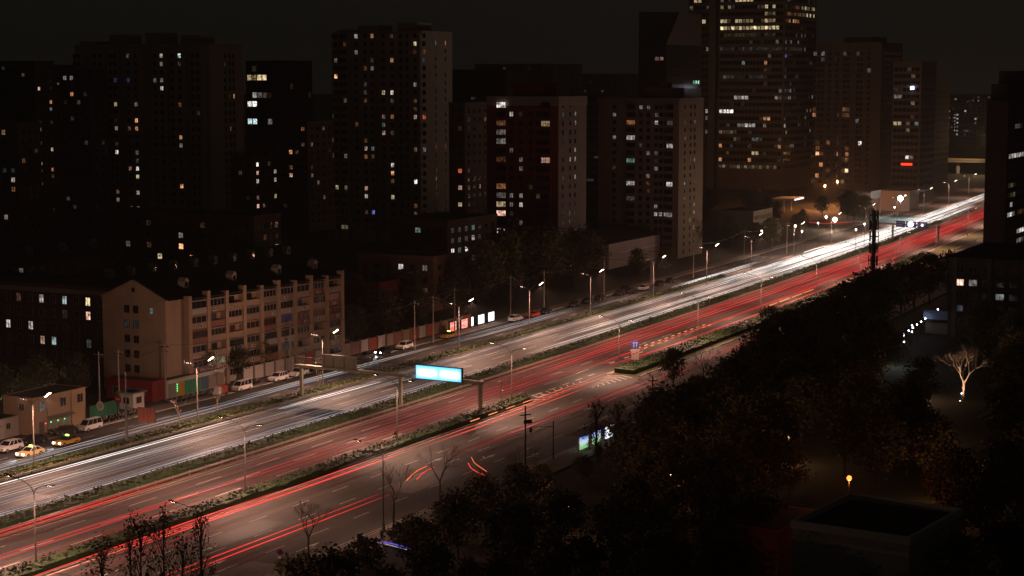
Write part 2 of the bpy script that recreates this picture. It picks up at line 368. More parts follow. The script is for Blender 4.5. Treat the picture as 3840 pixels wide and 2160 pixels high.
# ------------------------------------------------------------------ buildings
WM = {}
def window_mesh(w, h, kind, glassmat, fr='frame'):
    k = (w, h, kind, glassmat.name, fr)
    if k in WM: return WM[k]
    f = .07 if w > .8 else .05; d = .10
    mb = MB()
    mb.box(-w / 2, w / 2, -d, 0, -h / 2, -h / 2 + f).box(-w / 2, w / 2, -d, 0, h / 2 - f, h / 2)
    mb.box(-w / 2, -w / 2 + f, -d, 0, -h / 2 + f, h / 2 - f).box(w / 2 - f, w / 2, -d, 0, -h / 2 + f, h / 2 - f)
    nm = {'one': 0, 'two': 1, 'three': 2, 'wide': 3}[kind]
    for i in range(nm):
        u = -w / 2 + w * (i + 1) / (nm + 1); mb.box(u - f / 2, u + f / 2, -d, 0, -h / 2 + f, h / 2 - f)
    mb.poly([(-w / 2 + f, -.03, -h / 2 + f), (w / 2 - f, -.03, -h / 2 + f), (w / 2 - f, -.03, h / 2 - f), (-w / 2 + f, -.03, h / 2 - f)], 1)
    WM[k] = mb.mesh('window', [M[fr], glassmat]); return WM[k]
def building(name, label, o, hdg, L, D, H, wall, faces=(), lit=(), bays=(), roofs=(), group=None, parapet=1.0, band=None, roofm=None, rand_lit=0, fr='frame', z0=0, cat='building', body=True, seed=5):
    a = math.radians(hdg); sa, ca = math.sin(a), math.cos(a)
    th = thing(name, label, cat, o[0], o[1], z0, PI / 2 - a, group)
    def wpt(x, y, z): return (o[0] + x * sa - y * ca, o[1] + x * ca + y * sa, z + z0)
    def upx(face, px):
        lo, hi = -80.0, 200.0
        for _ in range(40):
            m = (lo + hi) / 2; q = PX(*wpt(0, m, H * .5))[0] if face == 'end' else PX(*wpt(m, 0, H * .5))[0]
            if (q > px) == (face == 'end'): lo = m
            else: hi = m
        return lo
    if body:
        part('wall', MB().box(0, L, 0, D, 0, H), wall, th)
        mb = MB()
        if parapet:
            p = parapet; e = .12
            mb.box(-e, L + e, -e, .25, H + .002, H + p).box(-e, L + e, D - .25, D + e, H + .002, H + p).box(-e, .25, .25, D - .25, H + .002, H + p).box(L - .25, L + e, .25, D - .25, H + .002, H + p)
            part('parapet', mb, band or wall, th)
        part('roof', MB().box(.25, L - .25, .25, D - .25, H + .002, H + .2), roofm or M['tarw'], th)
    for x0, x1, y0, y1, hh in roofs: part('machine_room', MB().box(x0, x1, y0, y1, H + .2, H + hh), band or wall, th)
    bb = {'end': [], 'front': []}
    for face, p0, p1, dep, zt in bays:
        u0, u1 = sorted((upx(face, p0), upx(face, p1))); bb[face].append((u0, u1, dep))
        part('bay', MB().box(-dep, 0, u0, u1, 0, zt) if face == 'end' else MB().box(u0, u1, -dep, 0, 0, zt), wall, th)
    wins = []
    for fc in faces:
        face, us, w, h, top, fh, n = fc[:7]; kind = fc[7] if len(fc) > 7 else 'two'
        us = [upx(face, u) for u in us] if isinstance(us, list) else list(us)
        zt = top
        if top > 130:      # given as a pixel row
            lo, hi = 0.0, 200.0
            for _ in range(40):
                m = (lo + hi) / 2
                if PX(*wpt(0, 0, m))[1] > top: lo = m
                else: hi = m
            zt = lo
        for r in range(n):
            z = zt - r * fh
            if z < h / 2 + .3: break
            for u in us:
                off = max([d for a0, a1, d in bb[face] if a0 < u < a1] + [0]) + .004
                wins.append([face, u, z, w, h, off, None, kind])
    pj = []
    for wi in wins:
        face, u, z, w, h, off = wi[:6]
        pj.append(PX(*(wpt(-off, u, z) if face == 'end' else wpt(u, -off, z))))
    if lit:
        x0, y0, k = lit[:3]
        for e in lit[3]:
            if len(e) == 5:        # a run of windows on one floor
                a0, a1, yy, c, b = e; yy = yy / k + y0; row = None
                cand = [(abs(pj[i][1] - yy), i) for i in range(len(wins)) if a0 / k + x0 - 3 <= pj[i][0] <= a1 / k + x0 + 3]
                if not cand: continue
                by = pj[min(cand)[1]][1]
                for d, i in cand:
                    if abs(pj[i][1] - by) < 7 and rnd.random() < .92: wins[i][6] = (c, max(0, b - (rnd.random() < .35)))
            else:
                xx, yy = e[0] / k + x0, e[1] / k + y0
                d, i = min((math.hypot(pj[i][0] - xx, pj[i][1] - yy), i) for i in range(len(wins)) if True)
                if d < 32: wins[i][6] = (e[2], e[3])
    rr = random.Random(seed)
    for wi in wins:
        if wi[6] is None and rr.random() < rand_lit: wi[6] = (rr.choice('wwoypc'), 0 if rr.random() < .7 else 1)
    order = sorted(range(len(wins)), key=lambda i: (wins[i][6] is None, wins[i][0] != 'end'))
    rest = MB()
    for k, i in enumerate(order):
        face, u, z, w, h, off, li, kind = wins[i]
        g = LG(*li) if li else M['glass']
        if k < 285:
            ob('window', window_mesh(w, h, kind, g, fr), th, (-off, u, z) if face == 'end' else (u, -off, z), -PI / 2 if face == 'end' else 0)
        else:
            d = .10
            if face == 'end':
                rest.box(-off - d, -off, u - w / 2, u + w / 2, z - h / 2, z + h / 2, 0); rest.poly([(-off - d - .01, u + w / 2 - .08, z - h / 2 + .08), (-off - d - .01, u - w / 2 + .08, z - h / 2 + .08), (-off - d - .01, u - w / 2 + .08, z + h / 2 - .08), (-off - d - .01, u + w / 2 - .08, z + h / 2 - .08)], 1)
            else:
                rest.box(u - w / 2, u + w / 2, -off - d, -off, z - h / 2, z + h / 2, 0); rest.poly([(u - w / 2 + .08, -off - d - .01, z - h / 2 + .08), (u + w / 2 - .08, -off - d - .01, z - h / 2 + .08), (u + w / 2 - .08, -off - d - .01, z + h / 2 - .08), (u - w / 2 + .08, -off - d - .01, z + h / 2 - .08)], 1)
    if rest.f:
        o2 = part('window_field', rest, [M[fr], M['glass']], th); o2['kind'] = 'stuff'
    return th
def lin(a, b, n): return tuple(a + (b - a) * (i + .5) / n for i in range(n))
conc = mat('concrete_wall', (.42, .38, .33), .85, var=.2, scale=.25)
beige = mat('beige_render', (.34, .28, .22), .85, var=.22, scale=.3)
brickr = mat('dark_red_tile', (.19, .030, .028), .8, var=.25, scale=.5)
ochre = mat('ochre_render', (.42, .29, .18), .85, var=.22, scale=.3)
browns = mat('brown_render', (.20, .145, .12), .85, var=.2, scale=.3)
officew = mat('office_panel', (.14, .125, .115), .6, var=.15, scale=.2)
greyt = mat('grey_tower_wall', (.10, .092, .086), .8, var=.2, scale=.25)
dglass = mat('curtain_glass', (.014, .020, .019), .12, 0, var=.15, spec=.7)
whitew = mat('white_wall', (.58, .52, .48), .8, var=.22, scale=.25)

building('apartment_tower', 'broad dark apartment tower at left with a plain side wall and scattered lit windows', (-103.5, 633), 27, 20, 58.4, 68.5, conc,
    [('end', [296, 312, 372, 392, 428, 445, 498, 525, 595, 620, 662, 690, 735, 755], 1.35, 1.5, 208, 2.8, 24), ('front', [848, 866, 880], .9, 1.6, 208, 2.8, 24, 'one')], fr='framed', lit=
    (240, 120, 1.858, [(660,165,'y',1),(703,165,'w',2),(782,165,'w',1),(840,165,'c',3),(838,222,'p',1),(660,222,'y',1),(283,346,'o',1),(708,330,'w',1),(708,396,'w',2),(351,514,'y',2),(524,513,'w',1),(838,512,'o',2),(1011,448,'c',1),(1180,450,'o',2),(355,682,'w',2),(532,628,'o',3),(476,684,'o',1),(530,685,'o',2),(850,748,'o',2),(850,806,'w',1),(798,797,'w',1),(360,848,'w',3),(535,856,'c',1),(540,910,'w',1),(538,966,'w',3),(480,968,'p',2),(537,1022,'y',2),(855,1092,'o',3),(540,1138,'w',2),(370,1128,'o',1),(369,1187,'w',1),(492,1246,'p',1),(542,1251,'p',2),(376,1350,'w',1),(1160,685,'w',1),(130,508,'o',1),(130,565,'o',2),(142,1070,'y',3),(90,517,'w',1),(460,330,'b',1),(388,330,'b',1)]),
    bays=[('end', 290, 330, 1.2, 66), ('end', 360, 405, 1.4, 67), ('end', 415, 460, 1.0, 68), ('end', 480, 545, 1.6, 68), ('end', 580, 640, 1.2, 68), ('end', 652, 705, 1.6, 68), ('end', 725, 775, 1.2, 67)],
    roofs=[(3, 12, 6, 14, 4), (4, 12, 22, 30, 5), (4, 12, 38, 46, 4.5), (1, 19, 50, 57, 2.2)], rand_lit=.035)
building('apartment_tower', 'tall apartment tower in the centre with many lit windows and a blank right flank', (-31.2, 640), 27, 21.9, 35.8, 73, conc,
    [('end', [1253, 1267, 1291, 1304, 1339, 1380, 1406, 1448, 1480, 1505, 1530, 1565, 1592], 1.3, 1.55, 133, 2.8, 25), ('front', [1635, 1671], .7, 1.5, 158, 2.8, 24, 'one')], fr='framed', lit=
    (1220, 80, 1.767, [(210,86,'w',2),(292,83,'o',2),(122,148,'c',2),(150,146,'o',1),(78,254,'p',2),(84,358,'o',3),(459,248,'o',2),(283,300,'o',1),(328,300,'w',1),(281,405,'w',1),(281,461,'c',1),(281,513,'o',1),(122,517,'y',1),(407,460,'y',2),(459,461,'w',3),(459,514,'c',1),(404,619,'p',2),(459,619,'o',2),(404,672,'c',1),(407,725,'p',2),(459,725,'w',1),(57,607,'p',1),(213,672,'o',1),(57,777,'p',1),(58,904,'p',1),(281,770,'o',1),(281,828,'p',2),(330,828,'c',1),(281,880,'o',2),(330,880,'o',1),(461,935,'w',2),(463,987,'o',3),(459,1041,'o',1),(129,880,'w',1),(88,1078,'y',2),(129,1085,'y',1),(283,1088,'p',2),(283,1139,'w',3),(462,1143,'y',2),(332,1240,'b',2),(284,1238,'p',1),(610,139,'y',2),(610,192,'o',1),(657,192,'o',1),(610,406,'w',2),(610,515,'o',1),(610,562,'y',1),(610,620,'p',2),(658,622,'r',2),(610,832,'o',1),(656,832,'w',1),(611,1045,'w',3),(611,1200,'o',1),(611,1255,'y',1),(611,1354,'w',2),(734,138,'w',1),(797,140,'o',2),(734,188,'o',1),(797,298,'w',1),(734,403,'o',1),(734,830,'o',1),(797,826,'o',1),(734,1040,'w',1),(734,1354,'w',1),(130,1337,'y',1),(130,1388,'w',1)]),
    bays=[('end', 1255, 1275, .8, 71), ('end', 1284, 1318, 1.4, 71), ('end', 1370, 1415, 1.4, 73), ('end', 1438, 1490, 1.5, 73), ('end', 1540, 1583, 1.2, 73)],
    roofs=[(4, 14, 4, 12, 4), (4, 14, 20, 28, 3.2), (1, 20, 30, 35, 1.8)], rand_lit=.03)
building('apartment_tower', 'dark red tiled apartment tower with pale side wall and a red roof box', (13.7, 545), 27, 19.8, 23.9, 51.2, brickr,
    [('end', [1918, 1954, 1990, 2018], 1.25, 1.45, 395, 2.7, 17), ('end', [1884], 3.2, 1.7, 395, 2.7, 17, 'wide'), ('end', [2050], 3.0, 1.7, 395, 2.7, 17, 'wide'), ('front', [2110, 2137, 2156], 1.0, 1.4, 395, 2.7, 18, 'two')],
    (1800, 280, 1.858, [(155,213,'w',3),(155,342,'o',1),(157,408,'w',1),(157,472,'w',1),(217,280,'w',2),(465,342,'y',2),(155,598,'o',1),(215,532,'w',1),(290,600,'w',1),(295,659,'w',1),(463,602,'p',2),(155,790,'o',2),(157,852,'w',1),(220,852,'w',1),(284,853,'w',2),(152,914,'y',2),(220,914,'w',1),(284,916,'w',2),(150,977,'p',3),(284,1040,'c',1),(155,1103,'w',2),(577,282,'g',1),(662,280,'w',2),(660,347,'w',2),(577,541,'y',1),(660,541,'w',2),(625,605,'w',2),(658,605,'w',2),(657,735,'w',2),(570,737,'y',1),(654,1055,'w',3),(569,1058,'y',1),(653,1248,'y',1),(620,1180,'w',2)]),
    [('end', 1866, 1902, .8, 49), ('end', 2034, 2066, .8, 49)], [(4, 13, 7, 17, 5.2)], band=None, seed=9, fr='framed', rand_lit=.04)
# pale cladding of the red tower's flank and its top band
rt = bpy.data.objects['apartment_tower.002']
part('side_cladding', MB().box(0, 19.8, -.003, -.001, 0, 51.2), mat('pale_cladding', (.25, .205, .175), .85, var=.15, scale=.3), rt).location = (0, 0, 0)
part('cornice_band', MB().box(-.16, -.003, 0, 23.9, 49.6, 52.4).box(-.16, 19.9, -.16, -.004, 49.6, 52.4), mat('pale_band', (.30, .25, .22), .85), rt)
building('apartment_tower', 'brown apartment tower with an ochre flank standing beside the white-walled hall', (53.3, 589), 27, 21.4, 28.2, 50.4, browns,
    [('end', [2303, 2402, 2430, 2460, 2478, 2497], 1.2, 1.3, 403, 2.45, 19), ('end', [2368], 3.0, 1.5, 403, 2.45, 19, 'wide'), ('end', [2514], 2.2, 1.5, 403, 2.45, 19, 'three'), ('front', [2566, 2588, 2603], .95, 1.3, 403, 2.45, 20, 'two')],
    (1800, 280, 1.858, [(1120,228,'w',1),(1172,228,'w',1),(1065,335,'o',2),(1228,338,'w',2),(1340,335,'w',1),(935,303,'w',1),(1057,441,'w',2),(935,446,'w',1),(1425,446,'o',2),(1332,498,'w',2),(1170,550,'w',1),(1225,550,'w',1),(1057,601,'g',2),(930,633,'o',1),(1165,712,'w',1),(1058,763,'w',2),(1320,767,'w',2),(1165,763,'o',1),(1163,818,'o',1),(1055,868,'w',1),(1217,922,'w',1),(1217,976,'w',2),(1258,980,'w',2),(1295,983,'w',2),(1333,983,'w',2),(1495,338,'w',3),(1425,285,'o',1),(1423,340,'w',1),(1465,607,'w',1),(1493,607,'w',2),(1490,716,'c',2),(1420,773,'w',2),(1488,772,'w',2),(1415,881,'w',2),(1486,881,'w',2),(1485,932,'w',2),(1453,1040,'y',2),(1483,1040,'y',2),(1480,1095,'w',1)]),
    [('end', 2352, 2385, .8, 49), ('end', 2500, 2528, .8, 49)], [(4, 14, 4, 14, 4.2), (7, 11, 7, 10, 6)], fr='framed', rand_lit=.03)
part('side_cladding', MB().box(0, 21.4, -.003, -.001, 0, 50.4), mat('ochre_cladding', (.23, .165, .105), .85, var=.2, scale=.3), bpy.data.objects['apartment_tower.003'])
building('office_tower', 'tallest office tower at the top edge with brightly lit upper floors', (139.4, 950), 27, 53, 35.8, 114, officew,
    [('end', lin(.8, 35, 17), 1.75, 1.9, 112, 3.58, 29, 'one'), ('front', lin(1, 52, 18), 2.3, 1.9, 112, 3.58, 29, 'one')],
    (2360, 0, 2.013, [(655,755,72,'y',2),(810,945,20,'y',3),(995,1090,30,'y',2),(1025,1090,80,'y',2),(655,1095,135,'y',2),(690,1115,187,'y',3),(1165,1275,45,'o',1),(1290,1390,50,'y',2),(1165,1275,100,'o',1),(1290,1390,108,'y',2),(1165,1280,150,'o',2),(800,290,'w',1),(1105,292,'w',1),(1185,297,'c',1),(1225,297,'w',1),(1270,297,'w',1),(1185,403,'b',2),(1022,453,'o',2),(1022,502,'o',1),(850,605,'w',1),(1030,608,'o',1),(790,890,718,'w',2),(640,788,820,'w',3),(1003,1047,877,'o',2),(815,985,925,'w',2),(1033,925,'w',2),(1170,925,'w',2),(650,765,978,'p',1),(800,855,1035,'y',1),(935,995,1028,'c',1),(685,1083,'o',2),(1140,1083,'o',2),(915,975,1135,'y',2),(740,1132,'y',1),(685,1188,'o',2),(900,1188,'o',2),(1100,715,'w',2),(1140,1215,700,'w',1),(1140,1215,760,'w',1),(890,965,1335,'o',1),(1015,1075,1330,'o',1),(725,1395,'y',1),(895,950,1395,'y',1),(830,1395,'y',1),(1240,1300,1300,'o',2),(1230,1310,1345,'w',1),(655,1100,240,'y',0),(700,1300,345,'w',0),(655,1000,560,'w',0),(660,1100,1235,'p',0),(655,1150,1290,'y',1)]),
    [('end', 2657, 2681, .8, 114)], rand_lit=.10, fr='framed')
building('office_wing', 'narrow dark office wing joined left of the tallest tower with lit top corner', (106, 968), 27, 30, 15, 116, greyt,
    [('end', lin(.6, 14.6, 6), 1.9, 2.0, 112, 3.58, 26, 'one')],
    (2360, 0, 2.013, [(300,430,45,'y',2),(435,530,30,'y',3),(470,525,72,'y',2),(590,75,'y',1),(535,605,185,'y',2),(580,395,'y',1),(578,818,'w',2),(580,915,'y',1),(578,975,'w',1)]), fr='framed')
th = building('office_tower', 'dark glass tower with a slanted cut top beside the tallest tower', (66.5, 800), 27, 41.4, 12.9, 72, dglass,
    [('front', lin(2, 40, 13), 2.2, 1.6, 66, 3.4, 17, 'one'), ('end', lin(1, 12, 5), 1.8, 1.6, 66, 3.4, 14, 'one')],
    (2360, 0, 2.013, [(190,262,397,'p',2),(500,600,'g',3),(480,520,605,'g',3)]), parapet=0, fr='framed')
mb = MB()
H0, H1 = 72.2, 86.3
v = [(0, 0, H0), (41.4, 0, H0), (41.4, 12.9, H0), (0, 12.9, H0), (15, 0, H1), (41.4, 0, H1), (41.4, 12.9, H1), (0, 12.9, H1)]
mb.v = v; mb.f = [(0, 1, 5, 4), (1, 2, 6, 5), (2, 3, 7, 6), (4, 5, 6, 7), (3, 0, 4, 7), (3, 2, 1, 0)]; mb.m = [0, 0, 0, 0, 1, 0]
part('slanted_crown', mb, [mat('crown_panel', (.09, .085, .08), .6), dglass], th)
building('apartment_tower', 'dark bulky tower right of the tallest one with orange windows low down', (190.8, 957), 27, 40, 35.1, 75, greyt,
    [('end', [3053, 3068, 3082, 3108, 3134, 3138, 3165, 3178, 3215, 3226, 3255], 2.0, 2.1, 200, 2.9, 24, 'two'), ('front', lin(3, 38, 9), 1.7, 1.6, 200, 2.9, 24, 'two')],
    (3040, 120, 2.337, [(30,186,'w',1),(98,186,'w',1),(135,186,'w',1),(98,236,'w',1),(135,236,'w',1),(230,235,'w',0),(313,192,'w',1),(408,192,'w',1),(25,683,'o',1),(25,735,'o',2),(233,733,'o',1),(290,683,'o',1),(320,683,'p',1),(290,733,'o',1),(320,733,'o',1),(390,778,'c',1),(229,920,'o',1),(66,970,'o',1),(160,970,'o',2),(229,968,'o',1),(66,1018,'o',2),(315,1015,'o',1),(64,1067,'o',3),(110,1067,'o',1),(224,1062,'o',2),(310,1060,'o',2),(272,1107,'o',1),(310,1107,'o',2),(427,958,'w',3),(108,1160,'o',2),(218,1155,'o',1),(152,1206,'o',1),(268,1200,'o',1),(307,1200,'y',3),(58,1253,'o',2),(216,1250,'o',1),(217,1295,'o',2),(10,1298,'o',1),(215,1350,'o',2),(262,1350,'y',1),(550,325,'w',1)]), (), [(6, 30, 6, 22, 4)])
tg2 = building('office_block', 'dark office block carrying a small red sign and a white lamp near its top', (205.6, 930), 27, 30, 14.5, 65, greyt,
    [('end', lin(.8, 13.9, 6), 1.9, 1.9, 62, 3.4, 18, 'one'), ('front', lin(1.5, 28, 7), 2.2, 1.9, 62, 3.4, 18, 'one')],
    (3040, 120, 2.337, [(740,800,520,'w',1),(740,800,560,'w',1),(735,780,820,'y',2),(825,915,882,'y',2),(833,1073,'w',3),(848,775,'w',1),(895,1073,'w',1),(860,340,'w',0)]), fr='framed', rand_lit=.03)
building('office_block', 'lower reddish dark block at the right end of the skyline row', (228, 1000), 27, 35.6, 14.6, 54, browns, [('end', lin(1, 13.6, 5), 1.4, 1.5, 50, 3.1, 15), ('front', lin(2, 34, 8), 1.4, 1.5, 50, 3.1, 15)], rand_lit=.05)
building('apartment_tower', 'dark apartment tower cropped by the right edge with rows of lit balcony windows', (150.4, 560), 27, 29.5, 6.5, 50, mat('darkened_wall', (.055, .047, .042), .85),  # wall colour darkened to hold down the lamp light it catches
    [('front', lin(2.2, 28, 7), 3.2, 1.5, 46, 3.0, 15, 'wide')],
    (3500, 340, 1.509, [(420,455,378,'w',2),(460,520,378,'w',3),(420,520,545,'y',1),(420,520,604,'y',1),(415,440,660,'w',2),(445,520,660,'o',1),(410,520,717,'w',3),(410,520,774,'w',3),(410,520,827,'w',2),(445,520,222,'w',1)]), roofs=[(3, 16, 1, 6, 6), (14, 27, .6, 6.2, 10)])
nb = building('brick_apartment_block', 'dark low apartment block at the right edge with two pinkish lit windows', (121, 398), 27, 16, 26, 18.0, mat('dim_brick', (.10, .07, .055), .85, var=.25, scale=.6),
    [('end', lin(1.2, 25, 8), 1.9, 1.5, 15.4, 2.9, 6, 'two')],
    (3500, 340, 1.509, [(268,983,'p',4),(137,1050,'p',4),(203,1052,'w',1),(500,975,'p',2),(498,1050,'p',1)]), parapet=0, roofm=M['tarw'])
for u in (1.0, 9.3, 17.0, 24.6): part('pilaster', MB().box(-.45, 0, u - .5, u + .5, 0, 18), mat('pilaster_paint', (.15, .135, .12), .8), nb)
mb = MB(); mb.v = [(-.8, -.8, 18.2), (16.8, -.8, 18.2), (16.8, 26.8, 18.2), (-.8, 26.8, 18.2), (8, 6, 21), (8, 20, 21)]
mb.f = [(0, 1, 4), (1, 2, 5, 4), (2, 3, 5), (3, 0, 4, 5), (3, 2, 1, 0)]; mb.m = [0] * 5; part('hipped_roof', mb, M['tarw'], nb)

# skyline fillers between and behind the towers, each a block of its own
def block(label, o, L, D, H, wall, ne, nf, fh=2.9, top=None, lit=(), rl=.06, seed=1, ww=1.5, fr='frame', name='apartment_block', roofs=(), par=.8, hdg=27, kind='two', wh=1.5):
    top = top or H - 2.2; n = int(top / fh)
    return building(name, label, o, hdg, L, D, H, wall, [('end', lin(.6, D - .6, ne), ww, wh, top, fh, n, kind), ('front', lin(.8, L - .8, nf), ww, wh, top, fh, n, kind)], lit, (), roofs, rand_lit=rl, seed=seed, parapet=par, fr=fr)
block('dark glass office between the two big towers with three lit floors', (-103.8, 860), 20, 24, 65, dglass, 8, 6, 4.1, 62, (1220 - 295, 0, 1.342, [(0,110,403,'y',3),(20,110,470,'w',2),(0,60,503,'w',3),(0,75,605,'c',3),(120,140,605,'w',1)]), .05, 3, 2.5, 'framed', 'office_block', kind='one', wh=2.6)
block('stepped apartment block with lit windows left of the central tower', (-76.5, 690), 18, 15, 41, browns, 5, 4, 2.9, None, (960, 0, 1.342, [(240,665,'o',2),(240,735,'w',1),(285,735,'w',1),(330,665,'p',1),(160,770,'o',1),(183,770,'o',3),(210,770,'w',1),(183,835,'o',2),(183,870,'p',2),(275,865,'w',1),(320,930,'p',1),(335,990,'w',1)]), .06, 4, name='apartment_block')
block('lower apartment block with a row of small lit windows below the glass office', (-90, 640), 16, 17, 30, browns, 5, 4, 2.9, None, (960, 0, 1.342, [(75,775,'w',1),(12,847,'w',3),(15,880,'p',2),(15,915,'w',2),(122,873,'w',2),(122,910,'w',2),(125,975,'y',2),(10,985,'p',1),(18,1018,'p',3),(45,1018,'p',1),(18,1085,'w',3),(213,1000,'w',2)]), .08, 5)
block('dark apartment block at the far left edge of the skyline', (-196, 760), 12, 26, 64, greyt, 7, 3, 2.8, None, (0, 0, 1.342, [(190,462,'p',3),(278,500,'o',2),(250,535,'w',1),(278,535,'w',1),(195,605,'g',1),(195,640,'w',1),(248,745,'y',2),(200,825,'w',2),(195,868,'p',1),(288,857,'o',2),(290,890,'o',1)]), .05, 6)
block('dim apartment block tucked beside the broad left tower', (-146, 640), 9, 13, 60, greyt, 4, 2, 2.8, None, (0, 0, 1.342, [(353,480,'o',2),(323,368,'w',1),(355,395,'w',1),(370,340,'w',0),(385,535,'w',1)]), .07, 7)
block('near dark block at the left edge with a reddish lower part', (-146, 545), 10, 30, 44, mat('reddish_render', (.20, .13, .10), .85, var=.2), 9, 3, 2.8, None, (0, 0, 1.342, [(75,607,'w',3),(33,680,'p',2),(83,867,'g',1),(85,903,'w',2),(88,975,'o',2),(47,1087,'w',2),(295,1065,'o',2),(297,1103,'w',3)]), .04, 8)
block('slim apartment block close behind the central tower flank', (-15.6, 610), 21, 6, 49, browns, 2, 5, 2.8, None, (1220, 80, 1.767, [(880,1018,'r',2),(940,1010,'p',1),(880,1107,'p',2),(940,1100,'w',1),(878,1236,'y',2),(940,705,'w',0)]), .03, 9)
block('dark glass office behind the red tiled tower with pale columns', (-2.6, 880), 50, 32, 61, dglass, 8, 8, 3.6, None, (), .03, 10, 2.6, 'framed', 'office_block', kind='one')
block('banded office block seen through the gap between the red and brown towers', (38, 740), 26, 16, 50, dglass, 3, 4, 3.1, None, (), .02, 11, 4.6, 'frame', 'office_block', kind='one', wh=1.1)
block('long dark low-rise slab with a few lit windows behind the roofs', (-66, 470), 12, 50, 22, browns, 14, 4, 2.9, None, (0, 900, 2.0125, [(965,45,'o',3),(1003,40,'w',1),(1133,50,'o',2),(1163,48,'o',1),(1370,68,'o',3),(1483,145,'o',3),(2113,15,'w',3),(1205,110,'y',2)]), .03, 12)
block('dark mid-rise block with bright corner windows left of the red tower', (-18, 512), 30, 19, 17.5, browns, 5, 7, 2.9, None, (960, 0, 1.342, [(803,1183,'c',1),(1015,1237,'c',1),(1068,1237,'w',3),(970,1275,'w',3),(985,1275,'w',3),(1108,1215,'w',2),(1083,1117,'g',2),(1108,1300,'w',1)]), .03, 13, 1.8)
pg = block('low reddish house block with a pale gable flank among dark trees', (-19.6, 455), 11, 22, 13, mat('reddish_plaster', (.30, .17, .13), .85, var=.25), 6, 2, 2.9, None, (1280, 900, 2.0125, [(645,435,'y',2),(437,180,'w',2),(640,190,'w',1),(630,520,'w',0)]), .02, 14)
block('small dark red house beside the far pavement trees', (-31, 428), 9, 10, 9.5, brickr, 3, 3, 2.9, None, (), .0, 15)
b0 = block('dark brick walk-up block at left with a pale eave and narrow lit windows', (-75.5, 352), 14, 42, 16.8, mat('walkup_brick', (.085, .045, .038), .85, var=.25), 14, 4, 2.75, None, (0, 900, 2.0125, [(175,378,'p',1),(322,388,'w',2),(482,398,'w',3),(482,495,'c',1),(516,495,'c',2),(645,508,'y',4),(645,603,'p',4),(488,587,'w',0),(333,757,'p',2),(428,752,'c',2),(655,785,'c',1),(98,632,'w',2),(213,650,'w',2)]), 0, 16, 1.2, name='walk_up_block', wh=1.7)
part('eave_band', MB().box(-.5, -.13, 0, 42, 16.0, 16.9), mat('eave_paint', (.24, .19, .16), .8), b0)

# long pitched-roof apartment rows behind the gable-ended block, with dormers
tile = mat('roof_tile', (.028, .030, .027), .85, var=.35, scale=1.2)
dorm = MB().box(-.6, .6, -1.0, .6, -.4, .9).prism([(-.75, .9), (.75, .9), (0, 1.6)], -1.15, .6)
dormw = MB().box(-.35, .35, -1.06, -1.005, 0, .75).mesh('dormer_window', M['glass'])
dormm = dorm.mesh('dormer', mat('dormer_paint', (.38, .35, .31), .8))
def pitched(th, L, D, z0, z1, ov=.6):
    mb = MB(); mb.v = [(-ov * .3, -ov, z0), (L + .2, -ov, z0), (L + .2, D + ov, z0), (-ov * .3, D + ov, z0), (-ov * .3, D / 2, z1), (L + .2, D / 2, z1)]
    mb.f = [(0, 1, 5, 4), (2, 3, 4, 5), (0, 4, 3), (1, 2, 5), (3, 2, 1, 0)]; mb.m = [0] * 5
    return part('roof', mb, tile, th)
def gable_row(label, o, hdg, L, D, H, n, wall, lit=()):
    th = building('walk_up_block', label, o, hdg, L, D, H, wall, [('front', lin(1, L - 1, int(L / 3.4)), 1.5, 1.5, H - 1.8, 2.75, 5), ('end', lin(1, D - 1, 3), 1.0, 1.4, H - 1.8, 2.75, 5)], lit, parapet=0)
    bpy.data.objects.remove([c for c in th.children if c.name.startswith('roof')][0])
    rf = pitched(th, L, D, H + .02, H + 3.4)
    for i in range(n): 
        d = ob('dormer', dormm, rf, (3 + (L - 6) * i / max(1, n - 1), D * .22, H + 1.9)); ob('dormer_window', dormw, d)
    return th
gable_row('dark tile-roofed apartment row with small dormers just behind the gable-ended block', (-82, 372), 30, 66, 13, 15.5, 10, browns)
gable_row('second dark tile-roofed apartment row farther behind with a few lit windows', (-128, 395), 30, 60, 13, 15.5, 6, browns, (0, 900, 2.0125, [(22,160,'o',3),(148,172,'w',2),(158,250,'w',1)]))

# ---- the gable-ended apartment block by the far side road
GH = 17.3; GL = 54.0; GD = 15.5; GHD = 31
ga = math.radians(GHD); gx, gy = -63.3, 333.5
gb = thing('gabled_apartment_block', 'six-storey ochre apartment block with a plain gable end and piers along its balconies', 'building', gx, gy, 0, PI / 2 - ga)
gw = mat('ochre_stucco', (.38, .27, .185), .88, var=.34, scale=.28)
mb = MB().box(0, GL, 0, GD, 0, GH); mb.v += [(0, 0, GH), (0, GD, GH), (0, GD / 2, GH + 3.4)]; k = len(mb.v); mb.f.append((k - 3, k - 1, k - 2)); mb.m.append(0)
mb.v += [(GL, 0, GH), (GL, GD, GH), (GL, GD / 2, GH + 3.4)]; k = len(mb.v); mb.f.append((k - 3, k - 2, k - 1)); mb.m.append(0)
part('wall', mb, gw, gb)
rf = MB(); rf.v = [(.35, -.3, GH + .05), (GL - .35, -.3, GH + .05), (GL - .35, GD + .5, GH + .05), (.35, GD + .5, GH + .05), (.35, GD / 2, GH + 3.2), (GL - .35, GD / 2, GH + 3.2)]
rf.f = [(0, 1, 5, 4), (2, 3, 4, 5), (3, 2, 1, 0)]; rf.m = [0] * 3; roof = part('roof', rf, tile, gb)
for i, u in enumerate((9.5, 23.5, 37.5, 49.5)):
    d = ob('dormer', dormm, roof, (u, 4.2, GH + 1.75)); ob('dormer_window', dormw, d)
copm = MB().box(-.18, .3, -.15, .15, 0, .22)
